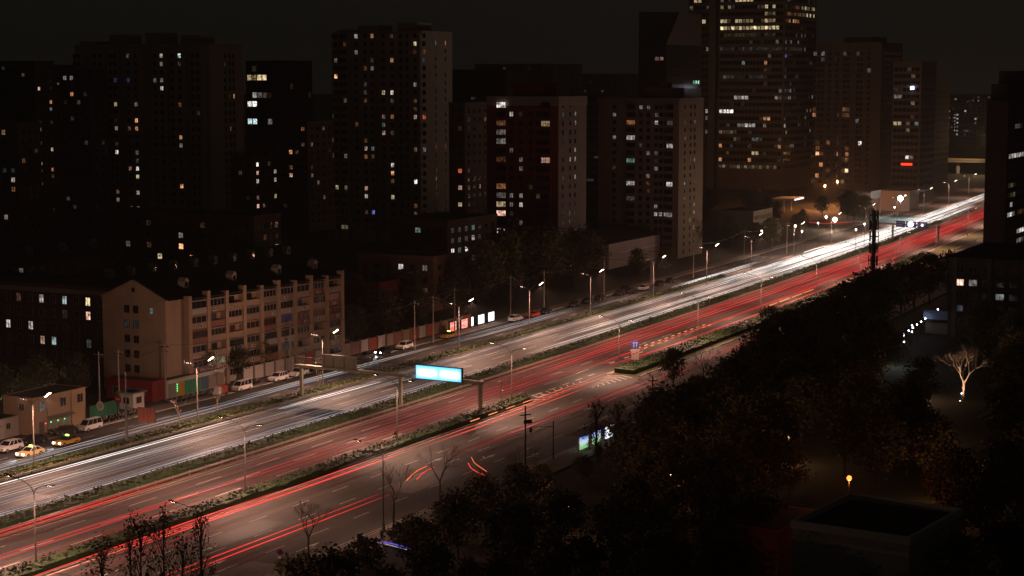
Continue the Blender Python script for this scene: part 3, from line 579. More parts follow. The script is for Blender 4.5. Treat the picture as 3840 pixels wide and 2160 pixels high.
part('gable_coping', MB().hexa([(-.15, -.3, GH), (.34, -.3, GH), (.34, GD / 2, GH + 3.42), (-.15, GD / 2, GH + 3.42), (-.15, -.3, GH + .2), (.34, -.3, GH + .2), (.34, GD / 2, GH + 3.65), (-.15, GD / 2, GH + 3.65)]).hexa(
    [(-.15, GD / 2, GH + 3.42), (.34, GD / 2, GH + 3.42), (.34, GD + .3, GH), (-.15, GD + .3, GH), (-.15, GD / 2, GH + 3.65), (.34, GD / 2, GH + 3.65), (.34, GD + .3, GH + .2), (-.15, GD + .3, GH + .2)]), gw, gb)
for fl in range(6):
    zc = 1.5 + fl * 2.78
    for u in (7.2, 9.4):
        g = {(5, 0): 0, (4, 0): LG('c', 0), (4, 1): LG('c', 0), (0, 1): LG('b', 0)}.get((fl, 0 if u < 8 else 1), 0) or M['glass']
        ob('window', window_mesh(1.25, 1.45, 'two', g, 'framed'), gb, (-.004, u, zc), -PI / 2)
for fl in (5,): ob('window', window_mesh(.9, 1.2, 'one', LG('c', 1), 'framed'), gb, (-.004, 3.4, 1.5 + fl * 2.78), -PI / 2)
part('attic_vent', MB().box(-.08, -.003, GD / 2 - .35, GD / 2 + .35, GH + 1.3, GH + 2.1), M['dark'], gb)
pier_u = [5.4 + i * 5.28 for i in range(10)]
r2 = random.Random(21)
for i, u in enumerate(pier_u): part('pier', MB().box(u - .45, u + .45, -1.25, -.002, 0, GH + (1.0 if i % 2 else .5)), gw, gb)
balc = [mat('balcony_panel_%d' % i, c, .8, var=.25, scale=.9) for i, c in enumerate([(.36, .25, .17), (.42, .30, .24), (.30, .22, .17), (.40, .36, .33), (.26, .12, .09)])]
acm = MB().box(-.42, .42, -.32, 0, -.3, .3).cyl((0, -.32, 0), (0, -.36, 0), .22, .22, 10, 1).mesh('air_conditioner', [mat('ac_white', (.5, .48, .45), .6), M['dark']])
for i in range(10):
    u0 = pier_u[i] + .5 if i < 10 else 0; u1 = (pier_u[i + 1] - .5) if i < 9 else GL - .2
    if u1 - u0 < 1: continue
    c = (u0 + u1) / 2; w = u1 - u0
    for fl in range(6):
        z = .25 + fl * 2.78; dep = r2.choice((.75, .95, 1.05, 1.2)); pm = r2.choice(balc)
        b = part('balcony', MB().box(u0 + .004, u1 - .004, -dep, -.004, z, z + 1.12).box(u0 + .004, u1 - .004, -dep - .06, -.004, z + 2.5, z + 2.66), pm, gb)
        glz = r2.random(); lm = M['glass']
        if (i, fl) in ((1, 1), (9, 5)): lm = LG('y', 1)
        elif (i, fl) in ((6, 4), (5, 3)): lm = LG('b', 0)
        elif (i, fl) in ((8, 4),(2,3)): lm = LG('r', 0)
        elif r2.random() < .12: lm = LG('w', 0)
        if glz < .85:
            ob('window', window_mesh(round(w * .96, 2), 1.3, r2.choice(('three', 'wide', 'wide')), lm, r2.choice(('frame', 'framed'))), gb, (c, -dep + .12, z + 1.8))
        else:
            ob('window', window_mesh(1.6, 1.4, 'two', lm, 'framed'), gb, (c, -.006, z + 1.75))
        if r2.random() < .55: ob('air_conditioner', acm, gb, (c + r2.uniform(-1.4, 1.4), -dep - .004, z + .55))
    part('balcony_roof', MB().box(u0 + .004, u1 - .004, -1.3, -.004, GH - .12, GH + .04), tile, gb)
part('downpipe', MB().cyl((4.6, -.12, 0), (4.6, -.12, GH), .07, .07, 6), M['steel'], gb)

# ---- roadside houses, sheds and shops on the far side
bs = building('house', 'two-storey beige roadside house with three upper windows', RD(52.2, 40.6), 27.6, 12.6, 6.5, 6.0, ochre,
    [('front', (2.0, 7.0, 11.2), 1.4, 1.5, 4.6, 2.9, 1), ('end', (2.5,), 1.1, 1.2, 4.6, 2.9, 1)], (0, 1350, 3.534, [(520,625,'c',1)]), parapet=.25)
for u in (3.2, 9.0): part('drainpipe', MB().cyl((u, -.1, 0), (u, -.1, 6), .06, .06, 6), beige, bs)
part('door', MB().box(1.2, 2.3, -.06, -.004, 0, 2.1), M['grey'], bs)
for k in range(7): part('shutter_panel', MB().box(3.6 + k * .75, 4.3 + k * .75, -.07 - .02 * (k % 2), -.004, 0, 2.3), mat('shutter_paint', (.32, .30, .24), .6), bs)
part('awning', MB().hexa([(3.4, -.9, 2.4), (9, -.9, 2.4), (9, -.01, 2.6), (3.4, -.01, 2.6), (3.4, -.9, 2.46), (9, -.9, 2.46), (9, -.01, 2.7), (3.4, -.01, 2.7)]), M['grey'], bs)
for u, c in ((3.9, 'g'), (5.6, 'g'), (7.2, 'g'), (2.6, 'r')):
    part('sign_light', MB().cyl((u, -.12, 1.7), (u, -.16, 1.7), .09, .09, 6), glow('led_' + c, (.05, 1, .3) if c == 'g' else (1, .1, .08), 4), bs)
sh = building('shed', 'low white rendered shed with a curtained door at the left edge', RD(40.0, 43.6), 27.6, 11.8, 6, 3.1, whitew, [('front', (1.0, 9.3), .9, 1.0, 1.9, 2, 1)], parapet=.15)
part('door', MB().box(4.6, 6.3, -.08, -.004, 0, 2.2), mat('curtain', (.20, .18, .13), .9), sh)
part('canopy', MB().box(4.2, 6.7, -1.0, -.004, 2.3, 2.4), mat('canopy_cloth', (.25, .26, .2), .8), sh)
part('flue', MB().cyl((6.5, 2, 3.1), (6.5, 2, 4.3), .08, .08, 6), M['white'], sh)
hb = thing('hoarding', 'green metal hoarding beside the beige house', 'hoarding', *RD(65.6, 40.2), .13, RZ(66))
for k in range(8): part('panel', MB().box(k * .9, k * .9 + .86, 0, .05 + .03 * (k % 2), 0, 2.7), mat('green_sheet', (.02, .13, .07), .6), hb)
rs = building('shop', 'dark red single-storey shop below the gable end', RD(86.5, 43.2), 27, 3.5, 10.5, 3.4, mat('shop_red', (.22, .018, .02), .6), [('end', lin(1, 9.5, 3), 1.6, 1.3, 1.6, 3, 1)], parapet=.3)
bt = building('booth', 'small grey guard booth in front of the red shop', RD(78.5, 41.2), 27, 3.0, 3.0, 2.9, whitew, [('end', (1.5,), 1.4, 1.2, 1.6, 3, 1), ('front', (1.5,), 1.4, 1.2, 1.6, 3, 1)], parapet=0)
part('roof_overhang', MB().box(-.5, 3.4, -.5, 3.4, 2.92, 3.1), M['grey'], bt)
sf = building('shop', 'row of small shopfronts with yellow, green and blue panels under the ochre block', RD(90.5, 43.0), 28.5, 17, 2.0, 3.2, whitew, parapet=.1)
for k, c in enumerate([(.30, .28, .24), (.55, .33, .03), (.03, .30, .16), (.03, .32, .17), (.06, .14, .22), (.3, .25, .22), (.25, .2, .17)]):
    part('shop_panel', MB().box(.4 + k * 2.35, 2.6 + k * 2.35, -.09, -.004, .1, 2.6), mat('shop_panel_%d' % k, c, .6), sf)
for z in (1.0, 1.4, 1.8, 2.2): part('sign_light', MB().box(2.7, 2.8, -.2, -.1, z, z + .12), glow('led_g', (.05, 1, .3), 4), sf)
# long boundary wall with posters and pillars beyond the shops
wl_ = thing('boundary_wall', 'long pale boundary wall with red panels behind the parked cars', 'wall', *RD(112, 40.5), .1, RZ(150))
ox, oy = RD(112, 40.5); cr, sr = math.cos(-RZ(150)), math.sin(-RZ(150))
def loc(s, t): q = RK(s, t); dx, dy = q[0] - ox, q[1] - oy; return (dx * cr - dy * sr, dx * sr + dy * cr)
for k, s in enumerate(ss(112, 200, 3.5)):
    p = loc(s, 43.0); q = loc(s + 3.1, 43.0)
    part('wall_panel', MB().hexa([(p[0], p[1], 0), (q[0], q[1], 0), (q[0], q[1] + .25, 0), (p[0], p[1] + .25, 0), (p[0], p[1], 2.6), (q[0], q[1], 2.6), (q[0], q[1] + .25, 2.6), (p[0], p[1] + .25, 2.6)]),
         [whitew, balc[4], mat('poster_red', (.42, .09, .05), .7), balc[0]][(k * 7 // 3) % 4 if k > 4 else 0], wl_)
    part('pillar', MB().box(q[0] - .1, q[0] + .35, q[1] - .15, q[1] + .35, 0, 2.9), browns, wl_)

# the hall with a long white wall
wh = building('hall', 'long low hall with a plain white wall below the ochre-flanked tower', (29.4, 556), 27, 58, 22, 7.6, mat('hall_white', (.52, .40, .36), .85, var=.3, scale=.12), parapet=0)
mb = MB(); mb.v = [(-.4, -.4, 7.85), (58.4, -.4, 7.85), (58.4, 22.4, 7.85), (-.4, 22.4, 7.85), (-.4, 11, 10.6), (58.4, 11, 10.6)]; mb.f = [(0, 1, 5, 4), (2, 3, 4, 5), (0, 4, 3), (1, 2, 5), (3, 2, 1, 0)]; mb.m = [0] * 5
part('pitched_roof', mb, M['tarw'], wh)
part('wall_stripe', MB().box(8, 57.5, -.05, -.003, 4.3, 4.6), mat('stripe_light_paint', (.7, .66, .62), .7), wh)
# depot beside the distant bend: flat box with pale lit end, petrol canopy, low walls
dp = building('depot', 'boxy reddish depot with a pale lit right end near the bright floodlight', (152.2, 780), 27, 13.9, 13.5, 9.2, mat('depot_wall', (.46, .22, .15), .85, var=.12), parapet=.15)
part('end_panel', MB().box(0, 14.4, -.35, -.15, 6.5, 9.9).box(13.6, 14.6, -.35, -.15, 0, 9.9), whitew, dp)
building('depot', 'brown wall-like depot right of the bright floodlight', (173, 800), 27, 16, 14, 8.6, mat('depot_brown', (.28, .19, .14), .85), [('front', lin(1, 15, 5), 1.2, 1.2, 6, 3, 1)], parapet=.2)
sm = building('restaurant', 'low dark-roofed pavilion with a row of small lit windows above the park trees', (92, 700), 27, 22, 14, 7, mat('pavilion_wall', (.35, .27, .2), .85), [('front', lin(1, 21, 9), 1.0, 1.6, 4.6, 3, 1)], (2560, 600, 2.0125, [(625,290,'y',2),(660,285,'y',2),(700,272,'y',3),(745,268,'y',3),(775,270,'y',2)]), parapet=.3)
pc = thing('petrol_canopy', 'white-lit petrol station canopy beyond the park', 'canopy', 120, 800, 0, RZ(500))
part('canopy_slab', MB().box(-8, 8, -5, 5, 5.2, 6.0), whitew, pc)
part('canopy_light', MB().box(-7.5, 7.5, -5.2, -5.02, 5.3, 5.9), glow('canopy_glow', (.95, .97, 1), 1.6), pc)
for u in (-6, 6): part('column', MB().box(u - .25, u + .25, -.25, .25, 0, 5.2), whitew, pc)
# overpass
ov = thing('overpass', 'distant elevated road with warm-lit parapet crossing at the far right', 'bridge', 258, 1124, 0, 0)
part('deck', MB().hexa([(-30, -3, 7.4), (60, -22, 6.6), (60, -10, 6.6), (-30, 9, 7.4), (-30, -3, 8.6), (60, -22, 7.8), (60, -10, 7.8), (-30, 9, 8.6)]), conc, ov)
part('parapet', MB().hexa([(-30, -3.3, 8.6), (60, -22.3, 7.8), (60, -22, 7.8), (-30, -3, 8.6), (-30, -3.3, 9.8), (60, -22.3, 9.0), (60, -22, 9.0), (-30, -3, 9.8)]), mat('parapet_ochre', (.45, .33, .15), .8), ov)
for k in range(5): part('pier', MB().box(-25 + k * 18, -23 + k * 18, -2 - k * 3.8, 1 - k * 3.8, 0, 7.2), conc, ov)
for X, Y, h, lab in ((285, 1095, 23, 'tall lit mast lamp at the far right beside the dark tower'), (262, 1110, 20, 'tall unlit mast beside the distant overpass')):
    th = thing('mast_lamp', lab, 'mast lamp', X, Y)
    part('pole', MB().cyl((0, 0, 0), (0, 0, h), .35, .25, 8), M['pole'], th); part('lamp_ring', MB().cyl((0, 0, h), (0, 0, h + .5), 1.0, 1.2, 10), M['pole'], th)
    if h > 22:
        part('lens', MB().cyl((0, 0, h - .5), (0, 0, h - .05), .9, .95, 10), glow('mast_lens', (1, .74, .45), 8), th); light('lamp_light', th, (0, -1, h - 1), 26000, (1, .7, .4), .4)
# far city
fr_ = random.Random(31)
fc = [(378, 1500, 10, 18, 33, 'distant block with a bright vertical stair strip'), (462, 1900, 10, 14, 38, 'distant slim tower with a lit crown'), (345, 1480, 12, 16, 30, 'distant dark block with few lit windows'), (440, 1700, 12, 20, 42, 'distant tower right of the lit stair strip'),
      (395, 1560, 14, 20, 24, 'distant low dark block behind the mast lamp'), (520, 2100, 12, 30, 36, 'farthest distant block beside the right-hand tower')]
for k, (X, Y, L, D, H, lab) in enumerate(fc):
    block(lab, (X, Y), L, D, H, greyt, 8, 6, 3.2, None, (3040, 120, 2.337, [(1270, y_, 'w', 2) for y_ in range(735, 920, 18)] + [(1210,700,'w',2),(1185,740,'w',2),(1150,800,'w',1),(1155,840,'w',1),(1265,570,'w',2),(1255,600,'w',1),(1350,705,'w',2),(1445,755,'w',2),(1120,700,'w',2),(1240,820,'w',1),(1340,870,'w',1),(1480,580,'w',1)]) if k < 5 else (), .14, 40 + k, 1.5, 'framed', 'distant_block')
for k, (X, Y, L, D, H) in enumerate([(-330, 1250, 60, 60, 66), (-210, 1200, 50, 40, 58), (20, 1200, 60, 50, 66), (-60, 1150, 60, 60, 55), (80, 1400, 40, 40, 60), (160, 1500, 50, 50, 70)]):
    block('dark block on the far skyline ' + ['behind the left towers', 'behind the glass office', 'behind the red tower roof', 'behind the central tower', 'behind the brown tower', 'behind the tallest tower'][k], (X, Y), L, D, H, greyt, 8, 6, 3.4, None, (), .06, 50 + k, 2.2, 'framed', 'distant_block')
# near bottom-right building with a parapet
kb = building('flat_roofed_building', 'near dark flat-roofed building with a pale parapet at the bottom right', (42.6, 192.8), 33.5, 16, 13.7, 8.2, mat('near_plaster', (.40, .39, .35), .85, var=.25, scale=.5), parapet=.85, band=mat('near_parapet', (.60, .57, .52), .8, var=.2))
part('string_course', MB().box(-.1, -.004, 0, 13.7, 6.9, 7.25), mat('near_parapet', (.60, .57, .52)), kb)
part('door', MB().box(-.06, -.004, 4.2, 5.3, 2.2, 4.4), M['dark'], kb)
ra = building('lean_to', 'low red-brown annex left of the bottom-right building', (30.5, 206), 33.5, 12, 7, 6.2, mat('annex_lit_red', (.45, .10, .07), .85, var=.3, scale=.5), parapet=.2)  # stronger red in the wall colour stands in for a red glow
kp = thing('kiosk', 'pale rounded kiosk roof in front of the right-hand dark block', 'kiosk', *G(3580, 1250), 0, RZ(240))
part('wall', MB().box(-3, 3, -6, 6, 0, 2.6), mat('kiosk_wall', (.30, .27, .23), .8), kp); part('roof', MB().box(-3.5, 3.5, -6.6, 6.6, 2.62, 3.0), M['tarw'], kp)
part('sign_board', MB().box(-3.3, -3.05, 1, 6.5, 3.4, 5.4), mat('kiosk_sign', (.25, .32, .5), .6), kp)

# ------------------------------------------------------------------ trees
def leafcloud(mb, c, rad, n, size, r, mi=0):
    for _ in range(n):
        while True:
            d = Vector((r.gauss(0, .55), r.gauss(0, .55), r.gauss(0, .5)))
            if d.length < 1.25: break
        p = Vector(c) + Vector((d.x * rad[0], d.y * rad[1], d.z * rad[2])); k = size * r.uniform(.6, 1.3)
        a = Vector((r.uniform(-1, 1), r.uniform(-1, 1), r.uniform(-.7, .7))).normalized() * k; b = a.cross(Vector((r.uniform(-1, 1), r.uniform(-1, 1), r.uniform(-1, 1)))).normalized() * k * .7
        mb.poly([p - a, p - b, p + a, p + b], mi)
def branch(mb, p, d, ln, r0, depth, r, spread=.55, tips=None, n=5):
    q = p + d * ln * .5 + Vector((r.uniform(-1, 1), r.uniform(-1, 1), 0)) * ln * .05; e = q + (d + Vector((0, 0, .08))).normalized() * ln * .5
    mb.path([p, q, e], [r0, r0 * .82, r0 * .62], n)
    if depth <= 0:
        if tips is not None: tips.append(e)
        return
    for k in range(3 if r.random() < .55 else 2):
        a = r.uniform(0, 2 * PI); u = d.orthogonal().normalized(); w = d.cross(u)
        nd = (d + (u * math.cos(a) + w * math.sin(a)) * r.uniform(spread * .6, spread * 1.3) + Vector((0, 0, .12))).normalized()
        branch(mb, e, nd, ln * r.uniform(.62, .82), r0 * .58, depth - 1, r, spread, tips, max(3, n - 1))
TREE = {}
def crown_variant(key, h, wd, nlumps, per, leaf, seed, tall=1.0, m='leafd', lo=.28):
    r = random.Random(seed); mb = MB(); tr = MB()
    tr.path([(0, 0, 0), (.1, .05, h * .25), (-.05, .1, h * .5), (0, 0, h * .85)], [.03 * h * .7, .024 * h * .7, .016 * h * .7, .004 * h], 6)
    for i in range(nlumps):
        a = r.uniform(0, 2 * PI); z = lo + (1 - lo) * r.random() ** .8; env = math.sin(PI * min(1, max(.08, (z - lo * .7) / (1.04 - lo * .7)))) ** .6
        rr = wd * .5 * env * math.sqrt(r.random()) * .9; c = (rr * math.cos(a), rr * math.sin(a), z * h * .97)
        tr.path([(0, 0, max(.2, z - .25) * h), c], [.006 * h, .002 * h], 3)
        k = wd * r.uniform(.11, .2); leafcloud(mb, c, (k, k, k * tall), per, leaf, r)
    TREE[key] = (mb.mesh('crown', M[m]), tr.mesh('trunk', M['bark']))
crown_variant('a', 10, 7.5, 60, 34, .26, 1); crown_variant('b', 10, 6.0, 50, 32, .24, 2, 1.3); crown_variant('c', 10, 9, 75, 34, .28, 3, .9)
crown_variant('d', 10, 3.9, 40, 15, .15, 4, 1.7, lo=.12); crown_variant('f', 10, 4.4, 30, 16, .16, 14, 2.0, lo=.2); crown_variant('e', 10, 6.5, 55, 40, .25, 5, 1.1, 'leafb')
crown_variant('s', 3, 4.6, 46, 40, .16, 6, .8, lo=.1)
def tree(name, label, kind, x, y, h, group=None, wid=1.0, cat='tree'):
    base = 3.0 if kind == 's' else 10.0; k = h / base
    th = thing(name, label, cat, x, y, 0, rnd.uniform(0, 6.28), group, (k * wid, k * wid, k))
    ob('trunk', TREE[kind][1], th); ob('crown', TREE[kind][0], th); return th
BARE = {}
def bare_variant(key, seed, h=8, depth=6, m='bark', spread=.5, up=.42, r0=.13):
    r = random.Random(seed); t = MB(); b = MB(); t.path([(0, 0, 0), (.04, 0, h * .2), (0, .05, h * up)], [r0 * 1.2, r0, r0 * .85], 7)
    for k in range(3):
        a = 2 * PI * k / 3 + r.uniform(-.4, .4); branch(b, Vector((0, .05, h * up - .05)), Vector((math.cos(a) * .5, math.sin(a) * .5, .9)).normalized(), h * .19, r0 * .62, depth, r, spread)
    BARE[key] = (t.mesh('trunk', M[m]), b.mesh('branches', M[m]))
bare_variant('n1', 1); bare_variant('n2', 2); bare_variant('n3', 5, spread=.6); bare_variant('p1', 3, 7, 3, 'barkp', .45, .32, .14); bare_variant('big', 4, 11, 7, 'barkp', .72, .28, .24)
def bare(label, kind, x, y, sc=1.0, group=None):
    th = thing('bare_tree', label, 'tree', x, y, 0, rnd.uniform(0, 6.28), group, sc); ob('trunk', BARE[kind][0], th); ob('branches', BARE[kind][1], th); return th
bare('bare young tree on the near pavement nearest the bottom left', 'n1', *RD(5.8, -43.2), 1.0); bare('bare tree on the near pavement beside the dark lamp post', 'n2', *RD(25.5, -43.2), 1.1)
bare('bare tree behind the curved orange turn-signal streaks', 'n3', *RD(38, -43.0), 1.15); bare('slim bare tree beside the car with red brake lights', 'n2', *RD(148, -38.8), .95)
bare('thin bare sapling left of the black parked car roof', 'n3', *RD(121, -43.5), .8); bare('uplit pale bare tree in the dark park at right', 'big', *G(3612, 1500), 1.0)
for k, (px, py) in enumerate(((672, 1590), (816, 1540), (1195, 1440))):
    th = bare('pale staked bare tree on the far verge ' + ('left of the lamp by the ochre block', 'right of the lamp by the ochre block', 'under the sign gantry')[k], 'p1', *G(px, py), .75 if k < 2 else .6)
    part('stakes', MB().cyl((-.9, 0, 0), (-.1, 0, 2), .04, .04, 5).cyl((.6, .7, 0), (.05, .08, 2), .04, .04, 5).cyl((.6, -.7, 0), (.05, -.08, 2), .04, .04, 5), M['barkp'], th)
for s_, t_, k_, c_, w_ in ((97, -47.6, 'n1', 1.0, 'right of the lit bus panels'), (104, -48.2, 'n3', 1.3, 'left of the black car roof'), (131, -47, 'n2', 1.1, 'below the rounded green tree'), (158, -46, 'n1', 1.5, 'near the red-tinted bush'), (170, -46.5, 'n3', 1.5, 'left of the phone mast'), (36, -57, 'n3', 1.3, 'among crowns below the curved streaks'), (120, -64, 'n1', 1.5, 'behind the first park row'), (96, -70, 'n2', 1.5, 'deeper in the park beside the amber lamp'), (140, -98, 'n3', 1.6, 'deep in the park left of the pale uplit tree'), (176, -84, 'n1', 1.6, 'deep in the park below the path lights')):
    bare('bare twiggy tree ' + w_, k_, *RD(s_, t_), c_, 'bare trees in the near park')
# trees of the near park: front row follows the kerb, others fill the park behind
front = [(-6, -50, 4.6, 's'), (8, -50, 3.4, 's'), (18, -49, 3.0, 's'), (22, -54, 6, 'c'), (31, -53, 6.6, 'c'), (41, -53, 6.4, 'a'), (50, -52.5, 4.6, 'a'), (60, -54, 4.0, 'c'), (70, -52, 3.6, 'b'), (79, -47.5, 8.6, 'd'), (84, -49, 7.6, 'd'), (94, -51, 6, 'a'), (100, -50, 6.8, 'b'),
         (113, -51, 7.6, 'a'), (124, -53, 9.5, 'c'), (133, -52, 10, 'b'), (143, -52, 12.2, 'a'), (152, -50, 12, 'e'), (161, -51, 13, 'a'), (171, -53, 13.4, 'c'), (181, -52, 13.5, 'a'), (192, -51, 13.6, 'b'), (204, -51, 14.2, 'a'), (214, -53, 15.2, 'c'), (226, -50, 13.6, 'e'), (238, -48.5, 13.6, 'a'), (250, -48, 13.4, 'b'), (262, -48, 13, 'e'), (276, -48, 12.6, 'b'), (290, -48.5, 12.4, 'a'), (305, -50, 12, 'b')]
kindname = {'a': 'leafy_tree', 'b': 'leafy_tree', 'c': 'broad_tree', 'd': 'poplar', 'e': 'autumn_tree', 's': 'shrub'}
desc = {'a': 'dark leafy tree in the front row of the near park by the side road', 'b': 'upright dark tree in the front row of the near park by the side road', 'c': 'broad dark tree in the front row of the near park by the side road', 'e': 'brownish autumn tree in the front row of the near park by the side road'}
for s, t, h, k in front:
    if k == 's': tree('shrub', ['round dark shrub at the bottom edge nearest the camera', 'dark shrub by the near pavement left of the blue streak', 'dark shrub by the near pavement below the bare trees'][[-6, 8, 18].index(s)], 's', *RD(s, t), h, 'shrubs by the near pavement', cat='shrub')
    elif k == 'd': tree('poplar', 'thin sparse tree with small leaves in front of the lit bus shelter panels', 'd', *RD(s, t), h, 'thin trees by the bus shelter', 1.5)
    else:
        lm = [w_ for q_, w_ in ((27, 'below the two bare trees'), (36, 'left of the dark utility pole'), (47, 'just below the curved streaks'), (56, 'at the foot of the camera pole'), (66, 'right of the camera pole'), (75, 'below the bus shelter'), (96, 'right of the lit bus panels'), (106, 'below the dark utility pole near the black car'), (118, 'below the black car roof'), (128, 'below the rounded green tree'), (138, 'below the car with red brake lights'), (148, 'right of the car with red brake lights'), (157, 'below the red bush'), (166, 'below the orange streaks'), (176, 'two crowns left of the phone mast'), (186, 'next to the left of the phone mast'), (198, 'touching the phone mast on its left'), (209, 'behind the phone mast foot'), (220, 'touching the phone mast on its right'), (232, 'next to the right of the phone mast'), (244, 'above the first path lights'), (256, 'above the middle path lights'), (270, 'above the last path lights'), (284, 'left of the right-hand block roof'), (298, 'behind the right-hand block corner'), (999, 'farthest along the kerb by the right-hand block')) if s < q_][0]
        tree(kindname[k], desc[k].split(' in the front')[0] + ' at the park edge ' + lm, k, *RD(s, t), h, 'trees in the front row of the near park')
tree('leafy_tree', 'rounded green tree on the side road edge left of the bare one', 'a', *G(2525, 1455), 7.2)
tree('shrub', 'red-tinted dark bush below the orange streaks on the near verge', 's', *G(2890, 1215), 4.0, None, 1.0, 'shrub')
for k, (X, Y, h) in enumerate(((-41.0, 193, 11.2), (-39.2, 190, 11.9), (-37.4, 193, 12.0), (-35.0, 191, 9.6), (-33.2, 192, 12.1), (-44.8, 196, 8.2))):
    tree('poplar', 'sparse small-leaved poplar close to the camera at the bottom left', 'df'[k % 2] if k < 5 else 'd', X, Y, h, 'poplars at the bottom left', (.6, .8, .7, .9, .65, 1.7)[k])
pr_ = random.Random(77); n = 0; tries = 0
while n < 150 and tries < 9000:
    tries += 1; s = pr_.uniform(-25, 310); t = pr_.uniform(-175, -57); x, y = RD(s, t); px, py = PX(x, y, 0)
    if px > 3950 or py > 2500 or px < 1250: continue
    if (2860 < px < 3560 and py > 1905) or (3330 < px < 3700 and 1130 < py < 1540) or (px > 3500 and py < 1330) or (3460 < px < 3770 and 1380 < py < 1830) or (3110 < px < 3260 and 1790 < py < 2050): continue
    h = min(pr_.uniform(8, 12), 7 + max(0, s) * .045)
    k = pr_.choice('aabbcce')
    if 2000 < px < 2300 and PX(x, y, h)[1] < 1770: continue
    zone = ('at the bottom edge left of the orange lamp' if px < 2900 else 'at the bottom edge right of the flat-roofed building') if py > 1900 else (('between the bus shelter and the orange lamp' if px < 2700 else 'above and around the orange lamp') if py > 1650 and px < 3300 else ('left of the pale uplit tree' if px < 3560 else 'right of the pale uplit tree'))
    tree(kindname[k], {'leafy_tree': 'dark park tree ', 'broad_tree': 'broad dark park tree ', 'autumn_tree': 'brown-leaved park tree '}[kindname[k]] + zone, k, x, y, h, 'trees deep in the near park'); n += 1
# trees behind the far pavement
far = [(128, 47, 9), (140, 48, 10), (150, 46, 10), (160, 49, 9), (172, 48, 11), (190, 50, 10), (206, 49, 11), (222, 52, 12), (232, 56, 17), (243, 54, 18), (252, 58, 19), (262, 53, 17), (272, 57, 18), (285, 55, 16), (297, 58, 15), (310, 45, 9), (330, 44, 8),
       (104, 46, 7.5), (112, 45, 7), (120, 46, 8), (205, 62, 12), (185, 64, 12), (165, 66, 12), (64, 52, 9), (58, 55, 10), (50, 54, 10), (70, 56, 9), (40, 58, 11), (76, 54, 8), (84, 60, 8)]
for i, (s, t, h) in enumerate(far):
    k = 'abce'[i % 4] if i % 4 != 3 or i > 25 else 'a'
    k = 'b' if k == 'e' else k
    grp, lab = ('trees behind the far pavement', 'dark tree behind the far pavement between the low-rise blocks') if s > 100 and not 225 < s < 300 else (('trees in front of the red tower', 'tall dark tree massed in front of the red tiled tower') if s > 100 else ('trees at the left behind the beige house', 'dark tree behind the beige roadside house at left'))
    tree(kindname[k], lab.replace('dark tree', 'broad dark tree') if k == 'c' else (lab.replace('dark tree', 'upright dark tree') if k == 'b' else lab), k, *RK(s, t), h, grp)
for i in range(34):
    s = pr_.uniform(375, 590); t = pr_.uniform(30, 105); k = pr_.choice('abc')
    tree(kindname[k], 'dark tree in the unlit park between the hall and the depot' if k != 'c' else 'broad dark tree in the unlit park between the hall and the depot', k, *RD(s, t), pr_.uniform(8, 12.5), 'trees in the park beyond the hall')

# ------------------------------------------------------------------ gantries and signs
def gantry(label, pts, zb, depth=.7, truss=True):
    (x0, y0), (x1, y1) = pts[0], pts[-1]; rz = math.atan2(y1 - y0, x1 - x0); th = thing('sign_gantry', label, 'gantry', x0, y0, 0, rz)
    Ltot = math.hypot(x1 - x0, y1 - y0)
    for p in pts:
        u = math.hypot(p[0] - x0, p[1] - y0); part('column', MB().box(u - .27, u + .27, -.27, .27, 0, zb), M['gpole'], th)
    part('beam', MB().box(-.6, Ltot + .5, -.38, .38, zb + .002, zb + depth * .8), M['gpole'], th)
    return th, Ltot
M['gpole'] = mat('gantry_paint', (.30, .29, .22), .6, var=.15)
g1, L1 = gantry('pale green sign gantry spanning the white-lit lanes with a bright cyan screen', [RD(102.5, 21.8), RD(101.5, 0.3), RD(100.5, -16.0)], 5.6)
mb = MB()
for z in (.5, .9, 1.3): mb.box(-.6, L1 * .62, -.62, -.56, 6.3 + z, 6.34 + z)
for u in range(0, 24, 1): mb.box(u - .02, u + .02, -.62, -.56, 6.3, 7.62)
part('walkway_rail', mb, M['steel'], g1)
part('walkway', MB().box(-.6, L1 * .62, -1.2, -.505, 6.1, 6.25), M['gpole'], g1)
sg = thing('sign_board', 'blank green-grey back of the large sign board on the gantry', 'sign', *RD(102.3, 16.8), 5.9, math.atan2(RD(100.5, -16)[1] - RD(102.5, 21.8)[1], RD(100.5, -16)[0] - RD(102.5, 21.8)[0]))
part('panel', MB().box(0, 7.6, -.55, -.7, 0, 2.5), mat('sign_back', (.32, .30, .22), .6, var=.1), sg)
for u in (.6, 2.5, 4.9, 7): part('rib', MB().box(u - .06, u + .06, -.85, -.705, .05, 2.45), mat('sign_back', (.17, .16, .11)), sg)
part('top_edge', MB().box(-.1, 7.7, -.8, -.5, 2.51, 2.62), M['steel'], sg)
sm_, sn, sl, sb = _mk('screen_cyan')
sb.inputs['Base Color'].default_value = (.01, .01, .01, 1)
st = sn.new('ShaderNodeTexCoord'); se = sn.new('ShaderNodeSeparateXYZ'); sl.new(st.outputs['Object'], se.inputs[0])
w1 = sn.new('ShaderNodeMath'); w1.operation = 'PINGPONG'; w1.inputs[1].default_value = 2.3; sl.new(se.outputs['X'], w1.inputs[0])
m1 = sn.new('ShaderNodeMapRange'); m1.interpolation_type = 'SMOOTHSTEP'; m1.inputs[1].default_value = -.25; m1.inputs[2].default_value = .9; sl.new(w1.outputs[0], m1.inputs[0])
z1 = sn.new('ShaderNodeMath'); z1.operation = 'SUBTRACT'; z1.inputs[1].default_value = 1.1; sl.new(se.outputs['Z'], z1.inputs[0])
z2 = sn.new('ShaderNodeMath'); z2.operation = 'ABSOLUTE'; sl.new(z1.outputs[0], z2.inputs[0])
